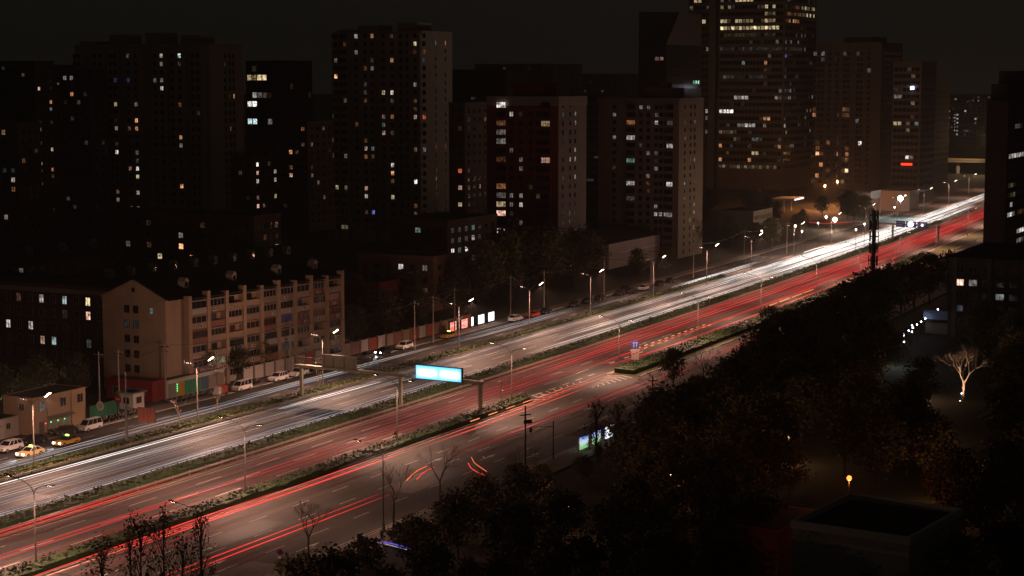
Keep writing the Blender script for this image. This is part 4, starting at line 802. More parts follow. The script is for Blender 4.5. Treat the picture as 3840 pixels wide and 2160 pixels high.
m2 = sn.new('ShaderNodeMapRange'); m2.interpolation_type = 'SMOOTHSTEP'; m2.inputs[1].default_value = 1.1; m2.inputs[2].default_value = .1; sl.new(z2.outputs[0], m2.inputs[0])
mm = sn.new('ShaderNodeMath'); mm.operation = 'MULTIPLY'; sl.new(m1.outputs[0], mm.inputs[0]); sl.new(m2.outputs[0], mm.inputs[1])
mc = sn.new('ShaderNodeMix'); mc.data_type = 'RGBA'; mc.inputs[6].default_value = (.10, .52, 1, 1); mc.inputs[7].default_value = (1, 1, 1, 1); sl.new(mm.outputs[0], mc.inputs[0])
sl.new(mc.outputs[2], sb.inputs['Emission Color']); sb.inputs['Emission Strength'].default_value = 1.6
gdir = math.atan2(RD(100.5, -16)[1] - RD(102.5, 21.8)[1], RD(100.5, -16)[0] - RD(102.5, 21.8)[0])
scn = thing('led_screen', 'bright cyan and white electronic message screen on the gantry', 'screen', *RD(101.1, -3.6), 5.85, gdir)
part('housing', MB().box(-.12, 9.32, -.55, -1.0, -.12, 2.42), M['dark'], scn); part('display', MB().poly([(0, -1.006, 0), (9.2, -1.006, 0), (9.2, -1.006, 2.3), (0, -1.006, 2.3)]), sm_, scn)
ad = bpy.data.lights.new('screen_glow', 'AREA'); ad.shape = 'RECTANGLE'; ad.size = 9; ad.size_y = 2.2; ad.energy = 420; ad.color = (.25, .6, 1)
ao = bpy.data.objects.new('screen_glow', ad); SC.collection.objects.link(ao); ao.parent = scn; ao.location = (4, -1.05, 1.1); ao.rotation_euler = (PI / 2, 0, 0)
# second gantry near the bend with blue direction signs
p1, p2 = G(3347, 902), (149.6, 644)
g2, L2 = gantry('distant sign gantry with blue direction boards over the far bend', [p1, p2], 5.6, .8)
rz2 = math.atan2(p2[1] - p1[1], p2[0] - p1[0])
part('beam_extension', MB().box(-20, -.62, -.4, .4, 5.7, 6.3), M['gpole'], g2)
for u, w, lab in ((1.6, 3.6, 'left blue direction board on the distant gantry'), (5.6, 4.0, 'middle blue direction board with a glaring white light on the distant gantry'), (10.2, 3.8, 'right blue direction board on the distant gantry')):
    c = (p1[0] + math.cos(rz2) * u, p1[1] + math.sin(rz2) * u)
    b = thing('direction_board', lab, 'sign', c[0], c[1], 5.1, rz2)
    part('panel', MB().box(0, w, -.75, -.52, 0, 2.2), M['blue'], b)
    part('lettering', MB().box(w * .08, w * .14, -.79, -.755, .5, 1.7).box(w * .22, w * .9, -.79, -.755, 1.4, 1.7).box(w * .22, w * .7, -.79, -.755, .6, .9), M['paint'], b)
    if 'middle' in lab: part('lamp', MB().cyl((w * .5, -.8, 1.2), (w * .5, -1.1, 1.2), .95, .95, 12), glow('glare_white', (1, .98, .95), 9), b)
    if 'right' in lab: part('lamp', MB().cyl((w * .5, -.8, 1.1), (w * .5, -1.0, 1.1), .3, .3, 8), glow('glare_white', (1, .98, .95), 9), b)
# roadside cantilever sign on the far verge
cs = thing('cantilever_sign', 'thick sign post on the far verge holding a red-tinted panel on two arms', 'sign', *RD(53.7, 22.9), 0, RZ(54) - PI / 2)
part('post', MB().cyl((0, 0, 0), (0, 0, 6.0), .24, .2, 10).cyl((0, 0, 6), (0, 0, 11.6), .11, .09, 8), M['pole'], cs)
for z in (4.4, 5.9): part('arm', MB().cyl((0, 0, z), (5.8, 0, z), .09, .08, 8), M['pole'], cs)
part('panel', MB().box(2.5, 5.9, -.25, -.12, 3.9, 6.3), mat('panel_red', (.34, .10, .07), .5, var=.35, scale=.7), cs)
for u in (2.6, 3.4, 4.2, 5.0, 5.8): part('rib', MB().box(u - .04, u + .04, -.33, -.255, 3.95, 6.25), mat('panel_rib', (.38, .2, .15), .5), cs)
def sign_post(label, x, y, h, shapes, rz=0, r=.06, z=0):
    th = thing('road_sign', label, 'sign', x, y, z, rz); part('post', MB().cyl((0, 0, 0), (0, 0, h), r, r, 8), M['pole'], th)
    for nm, m_, mb in shapes: part(nm, mb, m_, th)
    return th
disc = lambda z, r, y=-.07: MB().cyl((0, y, z), (0, y - .04, z), r, r, 18)
sign_post('red round no-entry disc on a post before the parked scooters', *RD(70.7, 38.2), 4.0, [('disc', M['red'], disc(3.4, .75)), ('bar', M['paint'], MB().box(-.45, .45, -.125, -.115, 3.28, 3.52))], RZ(70) - PI / 2)
sign_post('white oval sign disc in front of the green hoarding', *RD(66.0, 38.2), 3.6, [('disc', M['white'], disc(3.0, .8)), ('centre', mat('sign_pale', (.45, .48, .40), .6), disc(3.0, .55, -.115))], RZ(70) - PI / 2)
sign_post('magenta no-parking disc with small plate on the near kerb at bottom', *RD(.4, -42.9), 3.1, [('disc', mat('sign_magenta', (.30, .02, .06), .5), disc(2.7, .36)), ('centre', mat('sign_navy', (.06, .03, .2), .5), disc(2.7, .24, -.115)), ('plate', M['white'], MB().box(-.3, .3, -.1, -.07, 1.85, 2.2))], 0, .04, .13)
bsn = sign_post('blue square lane-arrow sign with pale notice board below beside the slip road', *RD(158.5, -20.5), 6.0, [('panel', M['blue'], MB().box(-.75, .75, -.16, -.07, 4.4, 6.0)), ('notice', mat('notice_pale', (.42, .33, .33), .6), MB().box(-.75, .75, -.16, -.07, 2.2, 4.35)), ('arrow', M['paint'], MB().box(-.35, -.2, -.175, -.165, 4.7, 5.5).box(.2, .35, -.175, -.165, 4.7, 5.5).box(-.5, -.05, -.175, -.165, 5.5, 5.65).box(.05, .5, -.175, -.165, 5.5, 5.65)), ('symbol', M['red'], MB().box(-.5, -.1, -.175, -.165, 3.2, 3.5).box(.1, .5, -.175, -.165, 3.5, 3.8))], 0, .09)
lp = thing('camera_pole', 'dark L-shaped pole with a hanging camera on the near kerb', 'camera pole', *RD(73.5, -42.8), 0, RZ(73)); 
part('post', MB().cyl((0, 0, 0), (0, 0, 6.0), .1, .08, 8), M['dark'], lp); part('arm', MB().cyl((0, 0, 5.2), (-.5, 3.6, 4.9), .06, .05, 6), M['dark'], lp); part('camera_housing', MB().box(-.7, -.3, 3.4, 3.75, 4.1, 4.8), M['dark'], lp)
sign_post('grey camera mast with cross arm in the near hedge right of the screen gantry', *RD(107.5, -16.4), 5.4, [('arm', M['steel'], MB().box(-1.6, .2, -.05, .05, 5.1, 5.25)), ('box', M['steel'], MB().box(-.25, .25, -.3, .1, 3.0, 3.5))], RZ(100))
sign_post('yellow warning triangle on the lamp post in the near hedge', *RD(72.6, -15.45), 2.4, [('triangle', M['yellow'], MB().prism([(-.55, 1.6), (.55, 1.6), (0, 2.5)], -.1, -.06)), ('inner', M['dark'], MB().prism([(-.25, 1.75), (.25, 1.75), (0, 2.15)], -.13, -.105))], 0, .03)
# utility poles with cross arms and wires
upm = MB().cyl((0, 0, 0), (0, 0, 10.5), .16, .11, 8).mesh('post', mat('pole_concrete', (.30, .26, .22), .85)); uam = MB().box(-1.0, 1.0, -.06, .06, 9.7, 9.85).box(-.7, .7, -.06, .06, 8.9, 9.0).mesh('crossarm', M['dark'])
insm = MB().cyl((0, 0, 9.85), (0, 0, 10.05), .06, .04, 6).mesh('insulator', M['white'])
UP = [(375, 1540, 'beside the dark brick walk-up'), (448, 1530, 'left of the cantilever sign'), (622, 1500, 'at the corner of the red shop'), (1090, 1400, 'before the ochre block balconies'), (1555, 1310, 'behind the black and white parked cars'), (1625, 1285, 'left of the green and yellow taxi'), (1705, 1250, 'beside the first red advert box'), (1915, 1195, 'right of the white advert boxes'), (2040, 1170, 'behind the small red car'), (2265, 1110, 'under the white-walled hall'), (2440, 1075, 'near the parked cars by the brake lights'), (2600, 1045, 'below the ochre-flanked tower'), (2790, 985, 'in front of the dark park'), (2950, 950, 'before the park lamps')]
ptop = None
for px, py, w in UP:
    x, y = G(px, py); th = thing('utility_pole', 'concrete utility pole with cross arms ' + w, 'utility pole', x, y, 0, RZ(100), 'utility poles along the far pavement')
    ob('post', upm, th); ob('crossarm', uam, th, (0, 0, 0), PI / 2)
    for u in (-.9, -.3, .3, .9): ob('insulator', insm, th, (0, u, 0))
for (a_, b_) in zip(UP, UP[1:]):
    p_, q_ = G(a_[0], a_[1]), G(b_[0], b_[1]); mb = MB()
    for o_ in (-.8, .8):
        mb.path([(p_[0] + (q_[0] - p_[0]) * f_ / 8 - p_[0], p_[1] + (q_[1] - p_[1]) * f_ / 8 - p_[1] + o_ * .4, 10.0 - 1.1 * 4 * (f_ / 8) * (1 - f_ / 8)) for f_ in range(9)], .022, 3)
    w_ = ob('power_line', mb.mesh('power_line', M['dark']), None, (p_[0], p_[1], 0), group='power lines along the far pavement'); w_['kind'] = 'stuff'; w_['label'] = 'sagging dark wires strung between the utility poles along the far pavement'; w_['category'] = 'wires'
x, y = RD(60.6, -44.5); th = thing('utility_pole', 'dark wooden utility pole with insulators on the near pavement by the curved streak', 'utility pole', x, y, 0, .4)
part('post', MB().cyl((0, 0, 0), (0, 0, 10.6), .17, .12, 8), M['bark'], th); part('crossarm', MB().box(-.9, .9, -.06, .06, 9.2, 9.35).box(-.2, 1.0, -.2, .2, 8.0, 8.5), M['dark'], th)
x, y = RD(108, -44.8); th = thing('utility_pole', 'dark utility pole with cross arms in front of the park trees by the black car', 'utility pole', x, y, 0, .2)
part('post', MB().cyl((0, 0, 0), (0, 0, 8.2), .15, .1, 8), M['bark'], th); part('crossarm', MB().box(-.9, .9, -.06, .06, 7.2, 7.35), M['dark'], th)
# cell mast
cm = thing('cell_mast', 'dark slender phone mast with stacked antennas in front of the red lanes', 'mast', *RD(226.8, -50), 0, .3)
part('pole', MB().cyl((0, 0, 0), (0, 0, 28.5), .62, .38, 12), mat('mast_paint', (.10, .10, .095), .6), cm)
am = MB().box(-.16, .16, -.1, .1, -1.1, 1.1).mesh('antenna', mat('antenna_grey', (.13, .13, .13), .6))
for k, z in enumerate((17.2, 20.0, 22.6, 25.2, 27.4)):
    for j in range(5):
        a = j * 2 * PI / 5 + k; ob('antenna', am, cm, (math.cos(a) * 1.0, math.sin(a) * 1.0, z), a + PI / 2)
    part('platform', MB().cyl((0, 0, z - .1), (0, 0, z + .1), 1.05, 1.05, 12), M['dark'], cm)
part('lightning_rod', MB().cyl((0, 0, 28.5), (0, 0, 31), .05, .03, 6), M['dark'], cm)
# advert boxes by the far pavement
rz_ = RZ(200)
adv = [(189.0, 'r', 'red and white lit advert box nearest the green taxi'), (194.6, 'r', 'red lit advert box with white marks between dark posts'), (199.6, 'n', 'narrow white lit panel between the advert boxes'), (203.2, 'w', 'white lit advert box left of the last one'), (208.5, 'w', 'rightmost bright white lit advert box')]
m_, n_, l_, b_ = _mk('advert_red'); tcn = n_.new('ShaderNodeTexCoord'); vn = n_.new('ShaderNodeTexNoise'); vn.inputs['Scale'].default_value = 1.6; vn.inputs['Detail'].default_value = 2
cr_ = n_.new('ShaderNodeValToRGB'); cr_.color_ramp.elements[0].position = .50; cr_.color_ramp.elements[0].color = (1, .03, .03, 1); cr_.color_ramp.elements[1].position = .62; cr_.color_ramp.elements[1].color = (1, .7, .6, 1)
l_.new(tcn.outputs['Object'], vn.inputs['Vector']); l_.new(vn.outputs['Fac'], cr_.inputs[0]); l_.new(cr_.outputs[0], b_.inputs['Emission Color']); b_.inputs['Emission Strength'].default_value = 1.0
for s, k, lab in adv:
    w = 1.0 if k == 'n' else 3.0
    th = thing('advert_box', lab, 'advert box', *RD(s, 37.4), .13, RZ(s)); part('case', MB().box(-.12, w + .12, 0, .3, 0, 2.6), M['dark'], th)
    part('lit_panel', MB().box(0, w, -.03, -.003, .35, 2.4), m_ if k == 'r' else glow('advert_white', (1, .95, .93), 2.4, True), th)
# bus shelter with lit adverts on the near pavement
bsx = thing('bus_shelter', 'bus shelter with lit blue advert panels behind thin trees', 'bus shelter', *RD(79, -43.3), .13, RZ(80))
part('roof', MB().box(0, 13, -1.6, 1.0, 2.6, 2.75), mat('shelter_roof', (.28, .22, .18), .5), bsx)
for u in (.2, 4.4, 8.6, 12.8): part('post', MB().box(u - .07, u + .07, -1.1, -.95, 0, 2.6), M['steel'], bsx)
m3, n3, l3, b3 = _mk('advert_blue'); t3 = n3.new('ShaderNodeTexCoord'); v3 = n3.new('ShaderNodeTexNoise'); v3.inputs['Scale'].default_value = 1.5; s3 = n3.new('ShaderNodeSeparateXYZ'); a3 = n3.new('ShaderNodeMath'); a3.operation = 'MULTIPLY_ADD'; a3.inputs[1].default_value = .55
c3 = n3.new('ShaderNodeValToRGB'); e = c3.color_ramp.elements; e[0].position = .5; e[0].color = (.25, .6, .25, 1); e[1].position = 1.45 / 2.2 + .25; e[1].color = (.10, .22, .9, 1); q = e.new(.72); q.color = (.75, .9, .95, 1)
l3.new(t3.outputs['Object'], v3.inputs['Vector']); l3.new(t3.outputs['Object'], s3.inputs[0]); l3.new(s3.outputs['Z'], a3.inputs[0]); l3.new(v3.outputs['Fac'], a3.inputs[2])
h3 = n3.new('ShaderNodeMath'); h3.operation = 'MULTIPLY'; h3.inputs[1].default_value = .52; l3.new(a3.outputs[0], h3.inputs[0]); l3.new(h3.outputs[0], c3.inputs[0]); l3.new(c3.outputs[0], b3.inputs['Emission Color']); b3.inputs['Emission Strength'].default_value = .9
for u in (.5, 5.2, 10.2):
    part('advert_panel', MB().box(u, u + 2.9, -1.3, -1.12, .5, 2.35), m3 if u < 9 else glow('advert_pale', (.85, .92, 1), 1.2), bsx)

# ------------------------------------------------------------------ cars
CAR = {}
def car_meshes(kind):
    if kind in CAR: return CAR[kind]
    Ln, Wd, Hh, prof, gl = {
        'sedan': (4.6, 1.8, 1.45, [(-2.3, .35), (-2.3, .72), (-1.9, .86), (-.85, .95), (1.3, .98), (2.15, .93), (2.3, .7), (2.3, .35)], [(-.95, .95), (-.15, 1.43), (1.0, 1.45), (1.75, .98)]),
        'suv': (4.6, 1.88, 1.72, [(-2.3, .4), (-2.3, .82), (-1.95, 1.0), (-1.05, 1.08), (2.15, 1.12), (2.28, .8), (2.28, .4)], [(-1.1, 1.08), (-.35, 1.66), (1.7, 1.7), (2.18, 1.12)]),
        'van': (4.5, 1.7, 1.95, [(-2.2, .35), (-2.25, .85), (-1.7, 1.12), (2.2, 1.12), (2.22, .35)], [(-1.68, 1.12), (-.95, 1.88), (2.0, 1.92), (2.18, 1.12)])}[kind]
    hw = Wd / 2; body = MB()
    def loft(mb, pr, w0, w1, mi=0):
        n = len(pr); zmin = min(p[1] for p in pr); zmax = max(p[1] for p in pr); k = len(mb.v)
        wd = [w0 + (w1 - w0) * (p[1] - zmin) / (zmax - zmin) for p in pr]
        mb.v += [(p[0], -w, p[1]) for p, w in zip(pr, wd)] + [(p[0], w, p[1]) for p, w in zip(pr, wd)]
        for i in range(n):
            j = (i + 1) % n; mb.f.append((k + i, k + j, k + n + j, k + n + i)); mb.m.append(mi)
        mb.f.append(tuple(k + n - 1 - i for i in range(n))); mb.m.append(mi); mb.f.append(tuple(k + n + i for i in range(n))); mb.m.append(mi)
    loft(body, prof, hw, hw * .97)
    gw_ = MB(); loft(gw_, gl, hw * .93, hw * .76)
    rf_ = MB(); z = gl[2][1]; rf_.hexa([(gl[1][0] - .05, -hw * .77, gl[1][1] - .02), (gl[2][0] + .08, -hw * .77, z - .02), (gl[2][0] + .08, hw * .77, z - .02), (gl[1][0] - .05, hw * .77, gl[1][1] - .02), (gl[1][0] + .05, -hw * .7, gl[1][1] + .04), (gl[2][0], -hw * .7, z + .04), (gl[2][0], hw * .7, z + .04), (gl[1][0] + .05, hw * .7, gl[1][1] + .04)])
    pil = MB()
    for sg in (-1, 1):
        for (a, b) in ((gl[0], gl[1]), (gl[3], gl[2])): pil.path([(a[0], sg * hw * .94, a[1]), (b[0], sg * hw * .78, b[1])], .05, 4)
        for f in ((.35, .66) if kind != 'sedan' else (.5,)):
            xb = gl[0][0] + (gl[3][0] - gl[0][0]) * f; xt = gl[1][0] + (gl[2][0] - gl[1][0]) * f; pil.path([(xb, sg * hw * .94, gl[0][1]), (xt, sg * hw * .78, gl[1][1])], .05, 4)
    wh_ = MB().cyl((0, -.11, 0), (0, .11, 0), .34, .34, 14, 0).cyl((0, -.125, 0), (0, .125, 0), .2, .2, 10, 1)
    hl = MB().box(-.06, .06, -.18, .18, -.08, .08)
    CAR[kind] = (Ln, Wd, Hh, body, gw_, rf_, pil, wh_.mesh('wheel', [M['tyre'], M['rim']]), hl, gl)
    return CAR[kind]
_cm = {}
def cmesh(key, mb, m):
    if key not in _cm: _cm[key] = mb.mesh(key[0], m)
    return _cm[key]
head_off = mat('headlamp_glass', (.45, .45, .45), .15, .3); tail_off = mat('tail_glass', (.25, .01, .01), .2)
head_on = glow('headlamp_on', (.92, .95, 1), 30, True); tail_on = glow('tail_on', (1, .05, .03), 14, True)
def car(kind, paint, s, t, label, lower=None, flip=False, lights=(0, 0), group=None, z=.02, cat='car', warp=True, name='parked_car'):
    Ln, Wd, Hh, body, gl_, rf_, pil, whm, hl, gl = car_meshes(kind)
    th = thing(name, label, cat, *RD(s, t), z, RZ(s) + (PI if flip else 0), group)
    p = M[paint]; lw = M[lower or paint]
    ob('body', cmesh(('body', kind, lower or paint), body, lw), th); ob('cabin_glass', cmesh(('cabin_glass', kind), gl_, M['glass']), th); ob('roof', cmesh(('roof', kind, paint), rf_, p), th); ob('pillars', cmesh(('pillars', kind, paint), pil, p), th)
    for u in (-1.4, 1.4):
        for v in (-1, 1): ob('wheel', whm, th, (u, v * (Wd / 2 - .1), .34))
    for v in (-1, 1):
        ob('headlight', cmesh(('headlight', kind, lights[0]), hl, head_on if lights[0] else head_off), th, (-Ln / 2 - .0, v * (Wd / 2 - .28), .68)); ob('tail_light', cmesh(('tail_light', kind, lights[1]), hl, tail_on if lights[1] else tail_off), th, (Ln / 2 - .02, v * (Wd / 2 - .25), .82))
    if lights[0]:
        d = bpy.data.lights.new('headlight_beam', 'SPOT'); d.energy = 900; d.spot_size = 1.1; d.spot_blend = .6; d.color = (.85, .9, 1); d.shadow_soft_size = .1
        o = bpy.data.objects.new('headlight_beam', d); SC.collection.objects.link(o); o.parent = th; o.location = (-Ln / 2 - .2, 0, .7); o.rotation_euler = (0, math.radians(75), 0)
    return th
def taxi(s, t, label, lower, paint, lights):
    th = car('sedan', paint, s, t, label, lower, lights=lights, cat='taxi', name='taxi'); part('roof_sign', MB().box(.1, .3, -.3, .3, 1.5, 1.66), glow('taxi_sign', (.75, 1, .12), 7), th); return th
car('suv', 'white', 41.0, 35.8, 'white seven-seat wagon parked at the left edge before the low shed')
taxi(39.6, 30.3, 'pale yellow-sided taxi with bright headlights on at the left edge', 'taxip', 'white', (1, 0))
taxi(48.9, 31.1, 'dark green and yellow taxi with a glowing roof sign beside the parked wagon', 'yellow', 'green', (1, 0))
car('sedan', 'black', 47.2, 36.4, 'black sedan parked between the white wagon and the scooters')
car('van', 'white', 60.3, 35.8, 'white minivan parked in front of the beige house')
car('sedan', 'black', 55.2, 36.9, 'black car parked just left of the white minivan')
car('van', 'white', 104.0, 36.0, 'white minivan parked below the ochre block near the tricycle')
car('suv', 'white', 116.0, 35.9, 'white crossover with a black glass roof parked before the boundary wall')
car('suv', 'white', 122.6, 35.5, 'white hatchback parked left of the sign gantry column')
car('sedan', 'black', 129.5, 35.5, 'black car parked just behind the sign gantry column')
car('sedan', 'grey', 148.0, 35.4, 'silver-grey car parked above the sign board back')
car('sedan', 'black', 155.0, 35.3, 'black car with small bright headlamps parked left of the white crossover', lights=(1, 0))
car('suv', 'white', 163.3, 34.9, 'white crossover parked beside a utility pole before the gate')
taxi(182.5, 34.4, 'green-roofed yellow taxi parked on the far side road by the advert boxes', 'yellow', 'green', (0, 0))
car('suv', 'white', 214.8, 33.3, 'pale wagon parked right of the white advert boxes', flip=True)
car('sedan', 'red', 224.0, 33.0, 'dull red small car parked right of the pale wagon')
car('sedan', 'white', 289.0, 29.6, 'white sedan parked beyond the row of black cars'); car('sedan', 'black', 285.0, 33.5, 'dark car with red brake lights on by the far pavement', flip=False, lights=(0, 1))
for s, t in ((231, 32.9), (247, 32.3), (255, 32.0), (263, 31.8), (275, 31.0), (281, 30.6), (301, 29.5), (309, 29.3)):
    car('sedan' if s % 2 else 'suv', 'black', s, t, 'black car in the row parked along the far side road', group='black cars parked along the far side road')
car('suv', 'black', 142.1, -39.4, 'dark car with glowing red brake lights on the near side road', flip=True, lights=(0, 1), z=.02)
car('suv', 'black', 114, -41.0, 'black car roof half hidden by the park trees', flip=True, z=.02)
# delivery tricycle
tr = thing('cargo_tricycle', 'small red and white cargo tricycle beside the second white minivan', 'tricycle', *RD(97.5, 36.4), .02, RZ(98))
part('cargo_box', MB().box(-.2, 1.7, -.65, .65, .55, 1.75), M['red'], tr); part('cab', MB().hexa([(-1.3, -.55, .4), (-.22, -.6, .4), (-.22, .6, .4), (-1.3, .55, .4), (-.9, -.5, 1.7), (-.22, -.55, 1.75), (-.22, .55, 1.75), (-.9, .5, 1.7)]), M['white'], tr)
tw = MB().cyl((0, -.06, 0), (0, .06, 0), .28, .28, 10).mesh('wheel', M['tyre'])
for u, v in ((-1.1, 0), (1.2, .6), (1.2, -.6)): ob('wheel', tw, tr, (u, v, .28))
# scooters
s0 = thing('scooter', 'parked scooter in the row by the cantilever sign', 'scooter', 0, 0, 0, 0, 'scooters parked along the far pavement')
part('body', MB().hexa([(-.45, -.14, .28), (.62, -.16, .35), (.62, .16, .35), (-.45, .14, .28), (-.35, -.08, .5), (.68, -.13, .62), (.68, .13, .62), (-.35, .08, .5)]).hexa([(-.55, -.18, .35), (-.42, -.2, .35), (-.42, .2, .35), (-.55, .18, .35), (-.62, -.14, .95), (-.52, -.14, .95), (-.52, .14, .95), (-.62, .14, .95)]), mat('scooter_paint', (.10, .09, .10), .35, rand=.9), s0)
part('seat', MB().box(-.02, .68, -.14, .14, .63, .76), M['tyre'], s0); part('handlebar', MB().cyl((-.55, -.34, 1.03), (-.55, .34, 1.03), .02, .02, 5).cyl((-.72, 0, .3), (-.55, 0, 1.02), .03, .03, 6), M['steel'], s0)
sw = MB().cyl((0, -.05, 0), (0, .05, 0), .24, .24, 12).mesh('wheel', M['tyre'])
for u in (-.75, .6): ob('wheel', sw, s0, (u, 0, .24))
spots = [(64.5 + k * .85, 38.4 - .05 * (k % 3), 'parked scooter in the row by the cantilever sign') for k in range(14)] + [(54.0 + k * .8, 38.6, 'parked scooter before the beige house shutters') for k in range(7)] + [(86.5 + k * .8, 39.2 - .2 * (k % 2), 'parked scooter before the shopfront panels') for k in range(13)] + [(107.2 + k * .85, 38.3, 'parked scooter between the white minivan and crossover') for k in range(7)]
for i, (s, t, lab) in enumerate(spots):
    o = s0 if i == 0 else copy_tree(s0); q = RD(s, t); o.location = (q[0], q[1], .13); o.rotation_euler = (0, 0, RZ(s) + PI / 2 + rnd.uniform(-.25, .25)); o['label'] = lab
bk = thing('scooter', 'dark scooter parked at the foot of the near lamp post', 'scooter', *RD(20.8, -44.3), .13, RZ(20) + .4)
for ch in s0.children: c = ch.copy(); SC.collection.objects.link(c); c.parent = bk
bx = thing('litter_bin', 'dark post-mounted box on the near pavement below the lamp', 'bin', *RD(13.5, -45.6), .13, RZ(12)); part('post', MB().cyl((0, 0, 0), (0, 0, 1.2), .05, .05, 6), M['dark'], bx); part('box', MB().box(-.3, .3, -.2, .2, 1.2, 2.3), M['dark'], bx)

# ------------------------------------------------------------------ small park lamps and other lit lamps
def globe(label, x, y, h, col, power, r=.22, s=14, group=None, cat='lamp', rr=.2):
    th = thing('park_lamp', label, cat, x, y, 0, 0, group); part('post', MB().cyl((0, 0, 0), (0, 0, h - r), .06, .05, 6), M['dark'], th)
    mb = MB()
    for k in range(4):
        a0, a1 = -PI / 2 + PI * k / 4, -PI / 2 + PI * (k + 1) / 4; mb.cyl((0, 0, h + r * math.sin(a0)), (0, 0, h + r * math.sin(a1)), max(.01, r * math.cos(a0)), max(.01, r * math.cos(a1)), 10)
    part('bulb', mb, glow('bulb_%s' % '_'.join('%.2f' % c for c in col) + '_%g' % s, col, s), th)
    if power: light('lamp_light', th, (0, 0, h - r - .12), power, col, rr)
    return th
globe('orange glowing lamp in the dark park above the bottom-right roof', 42.0, 225, 8.4, (1, .25, .045), 1500, .34, 3)
globe('blazing white floodlight beside the far depot', 160.2, 758, 8.4, (.75, 1, .95), 10000, 1.1, 60, rr=.6)
for px, py, w in ((1070, 327, 'left'), (1163, 302, 'right')):
    x, y = G(px / 2.0125 + 2560, 790 if w == 'left' else 770); globe('%s orange sodium lamp before the reddish depot' % w, x, y, 11, (1, .36, .12), 34000, .55, 8)
pl = [(3130, 833, 1.0, 'bright warm lamp on the cross street near the depot'), (3097, 822, .5, 'small pale lamp on the cross street left of the bright one')]
for px, py, r, lab in pl: globe(lab, *G(px, py + 40), 5.0, (1, .75, .55), 3500, r * .9, 14)
plr = [(2981, 847), (2855, 869), (3006, 870), (3208, 862), (3353, 765), (3240, 838), (3066, 834)]
for k, (px, py) in enumerate(plr):
    x, y = G(px, py + 95); globe('slim lit lamp on the verge of the cross street by the dark park', x, y, 8.5, (1, .78, .62), 1800, .3 if k else .4, 10, 'lamps along the cross street')
for k in range(9):
    f = k / 8; x, y = G(3392 + 125 * f, 1252 - 92 * f, 3.6); globe('small white path light in the bright row beside the right-hand block', x, y, 3.6, (.82, .88, 1), 12, .17, 14, 'white path lights beside the right-hand block')
for k in range(4):
    x, y = G(3390 + (k % 2) * 30, 1258 + k * 12 - (k % 2) * 50, 3.4); globe('white garden light clustered at the end of the path', x, y, 3.4, (.7, .78, 1), 10, .17, 12, 'garden lights at the path end')
for px, py in ((3287, 1583), (2745, 1551), (2780, 1536), (3372, 1656), (3130, 1450), (3265, 1476), (3430, 1480), (3485, 1487), (3605, 1500)):
    x, y = G(px, py); globe('tiny white light glinting low in the dark park', x, y, 1.2, (.85, 1, .95), 4, .10, 10, 'tiny lights in the near park')
up = thing('ground_spotlight', 'warm ground spotlight at the foot of the uplit bare tree', 'spotlight', *G(3600, 1512), .1); part('housing', MB().cyl((0, 0, 0), (0, 0, .3), .15, .18, 8), M['dark'], up); part('lens', MB().cyl((0, 0, .31), (0, 0, .33), .14, .14, 8), glow('spot_lens', (1, .75, .5), 8), up)
d = bpy.data.lights.new('spot_light', 'SPOT'); d.energy = 5200; d.color = (1, .60, .42); d.spot_size = 2.1; d.spot_blend = .7; d.shadow_soft_size = .15
o = bpy.data.objects.new('spot_light', d); SC.collection.objects.link(o); o.parent = up; o.location = (0, 0, .4); tx, ty = G(3612, 1500); ux, uy = G(3600, 1512)
o.rotation_euler = Vector((tx - ux, ty - uy, 6)).to_track_quat('-Z', 'Y').to_euler()
x, y = RD(63.5, 47.5); globe('brilliant white floodlight by the red shop left of the gable end', x, y, 3.6, (.92, 1, .95), 320, .3, 60)
x, y = RD(60, 54); globe('small greenish lamp lighting foliage left of the gable end', x, y, 3.0, (.8, 1, .55), 420, .18, 10)
for s_, t_, pw_, c_, lab in ((54, -70, 900, (1, .40, .15), 'hidden orange lamp glowing through the park foliage'), (86, -76, 700, (1, .5, .22), 'hidden warm lamp between trunks deeper in the park'), (30, -66, 500, (1, .42, .2), 'hidden orange lamp among the trees nearest the camera'),
                             (112, -88, 800, (1, .5, .25), 'hidden amber lamp in the middle of the park'), (150, -80, 700, (1, .55, .3), 'hidden amber lamp behind the phone mast trees'), (70, -104, 700, (1, .45, .2), 'hidden amber lamp before the flat-roofed building'), (185, -66, 500, (.85, .95, .9), 'hidden pale lamp near the phone mast')):
    x, y = RD(s_, t_); globe(lab, x, y, 4.4, c_, pw_ * 1.3, .16, 2.5)
part('red_sign', MB().box(-.4, -.2, 3.6, 9.2, 13.8, 14.8), glow('neon_red', (1, .03, .01), 4), tg2)
part('white_lamp', MB().box(-.9, -.2, 3.6, 5.2, 51.9, 53.4), glow('lamp_white_hot', (.8, .86, 1), 8), tg2)

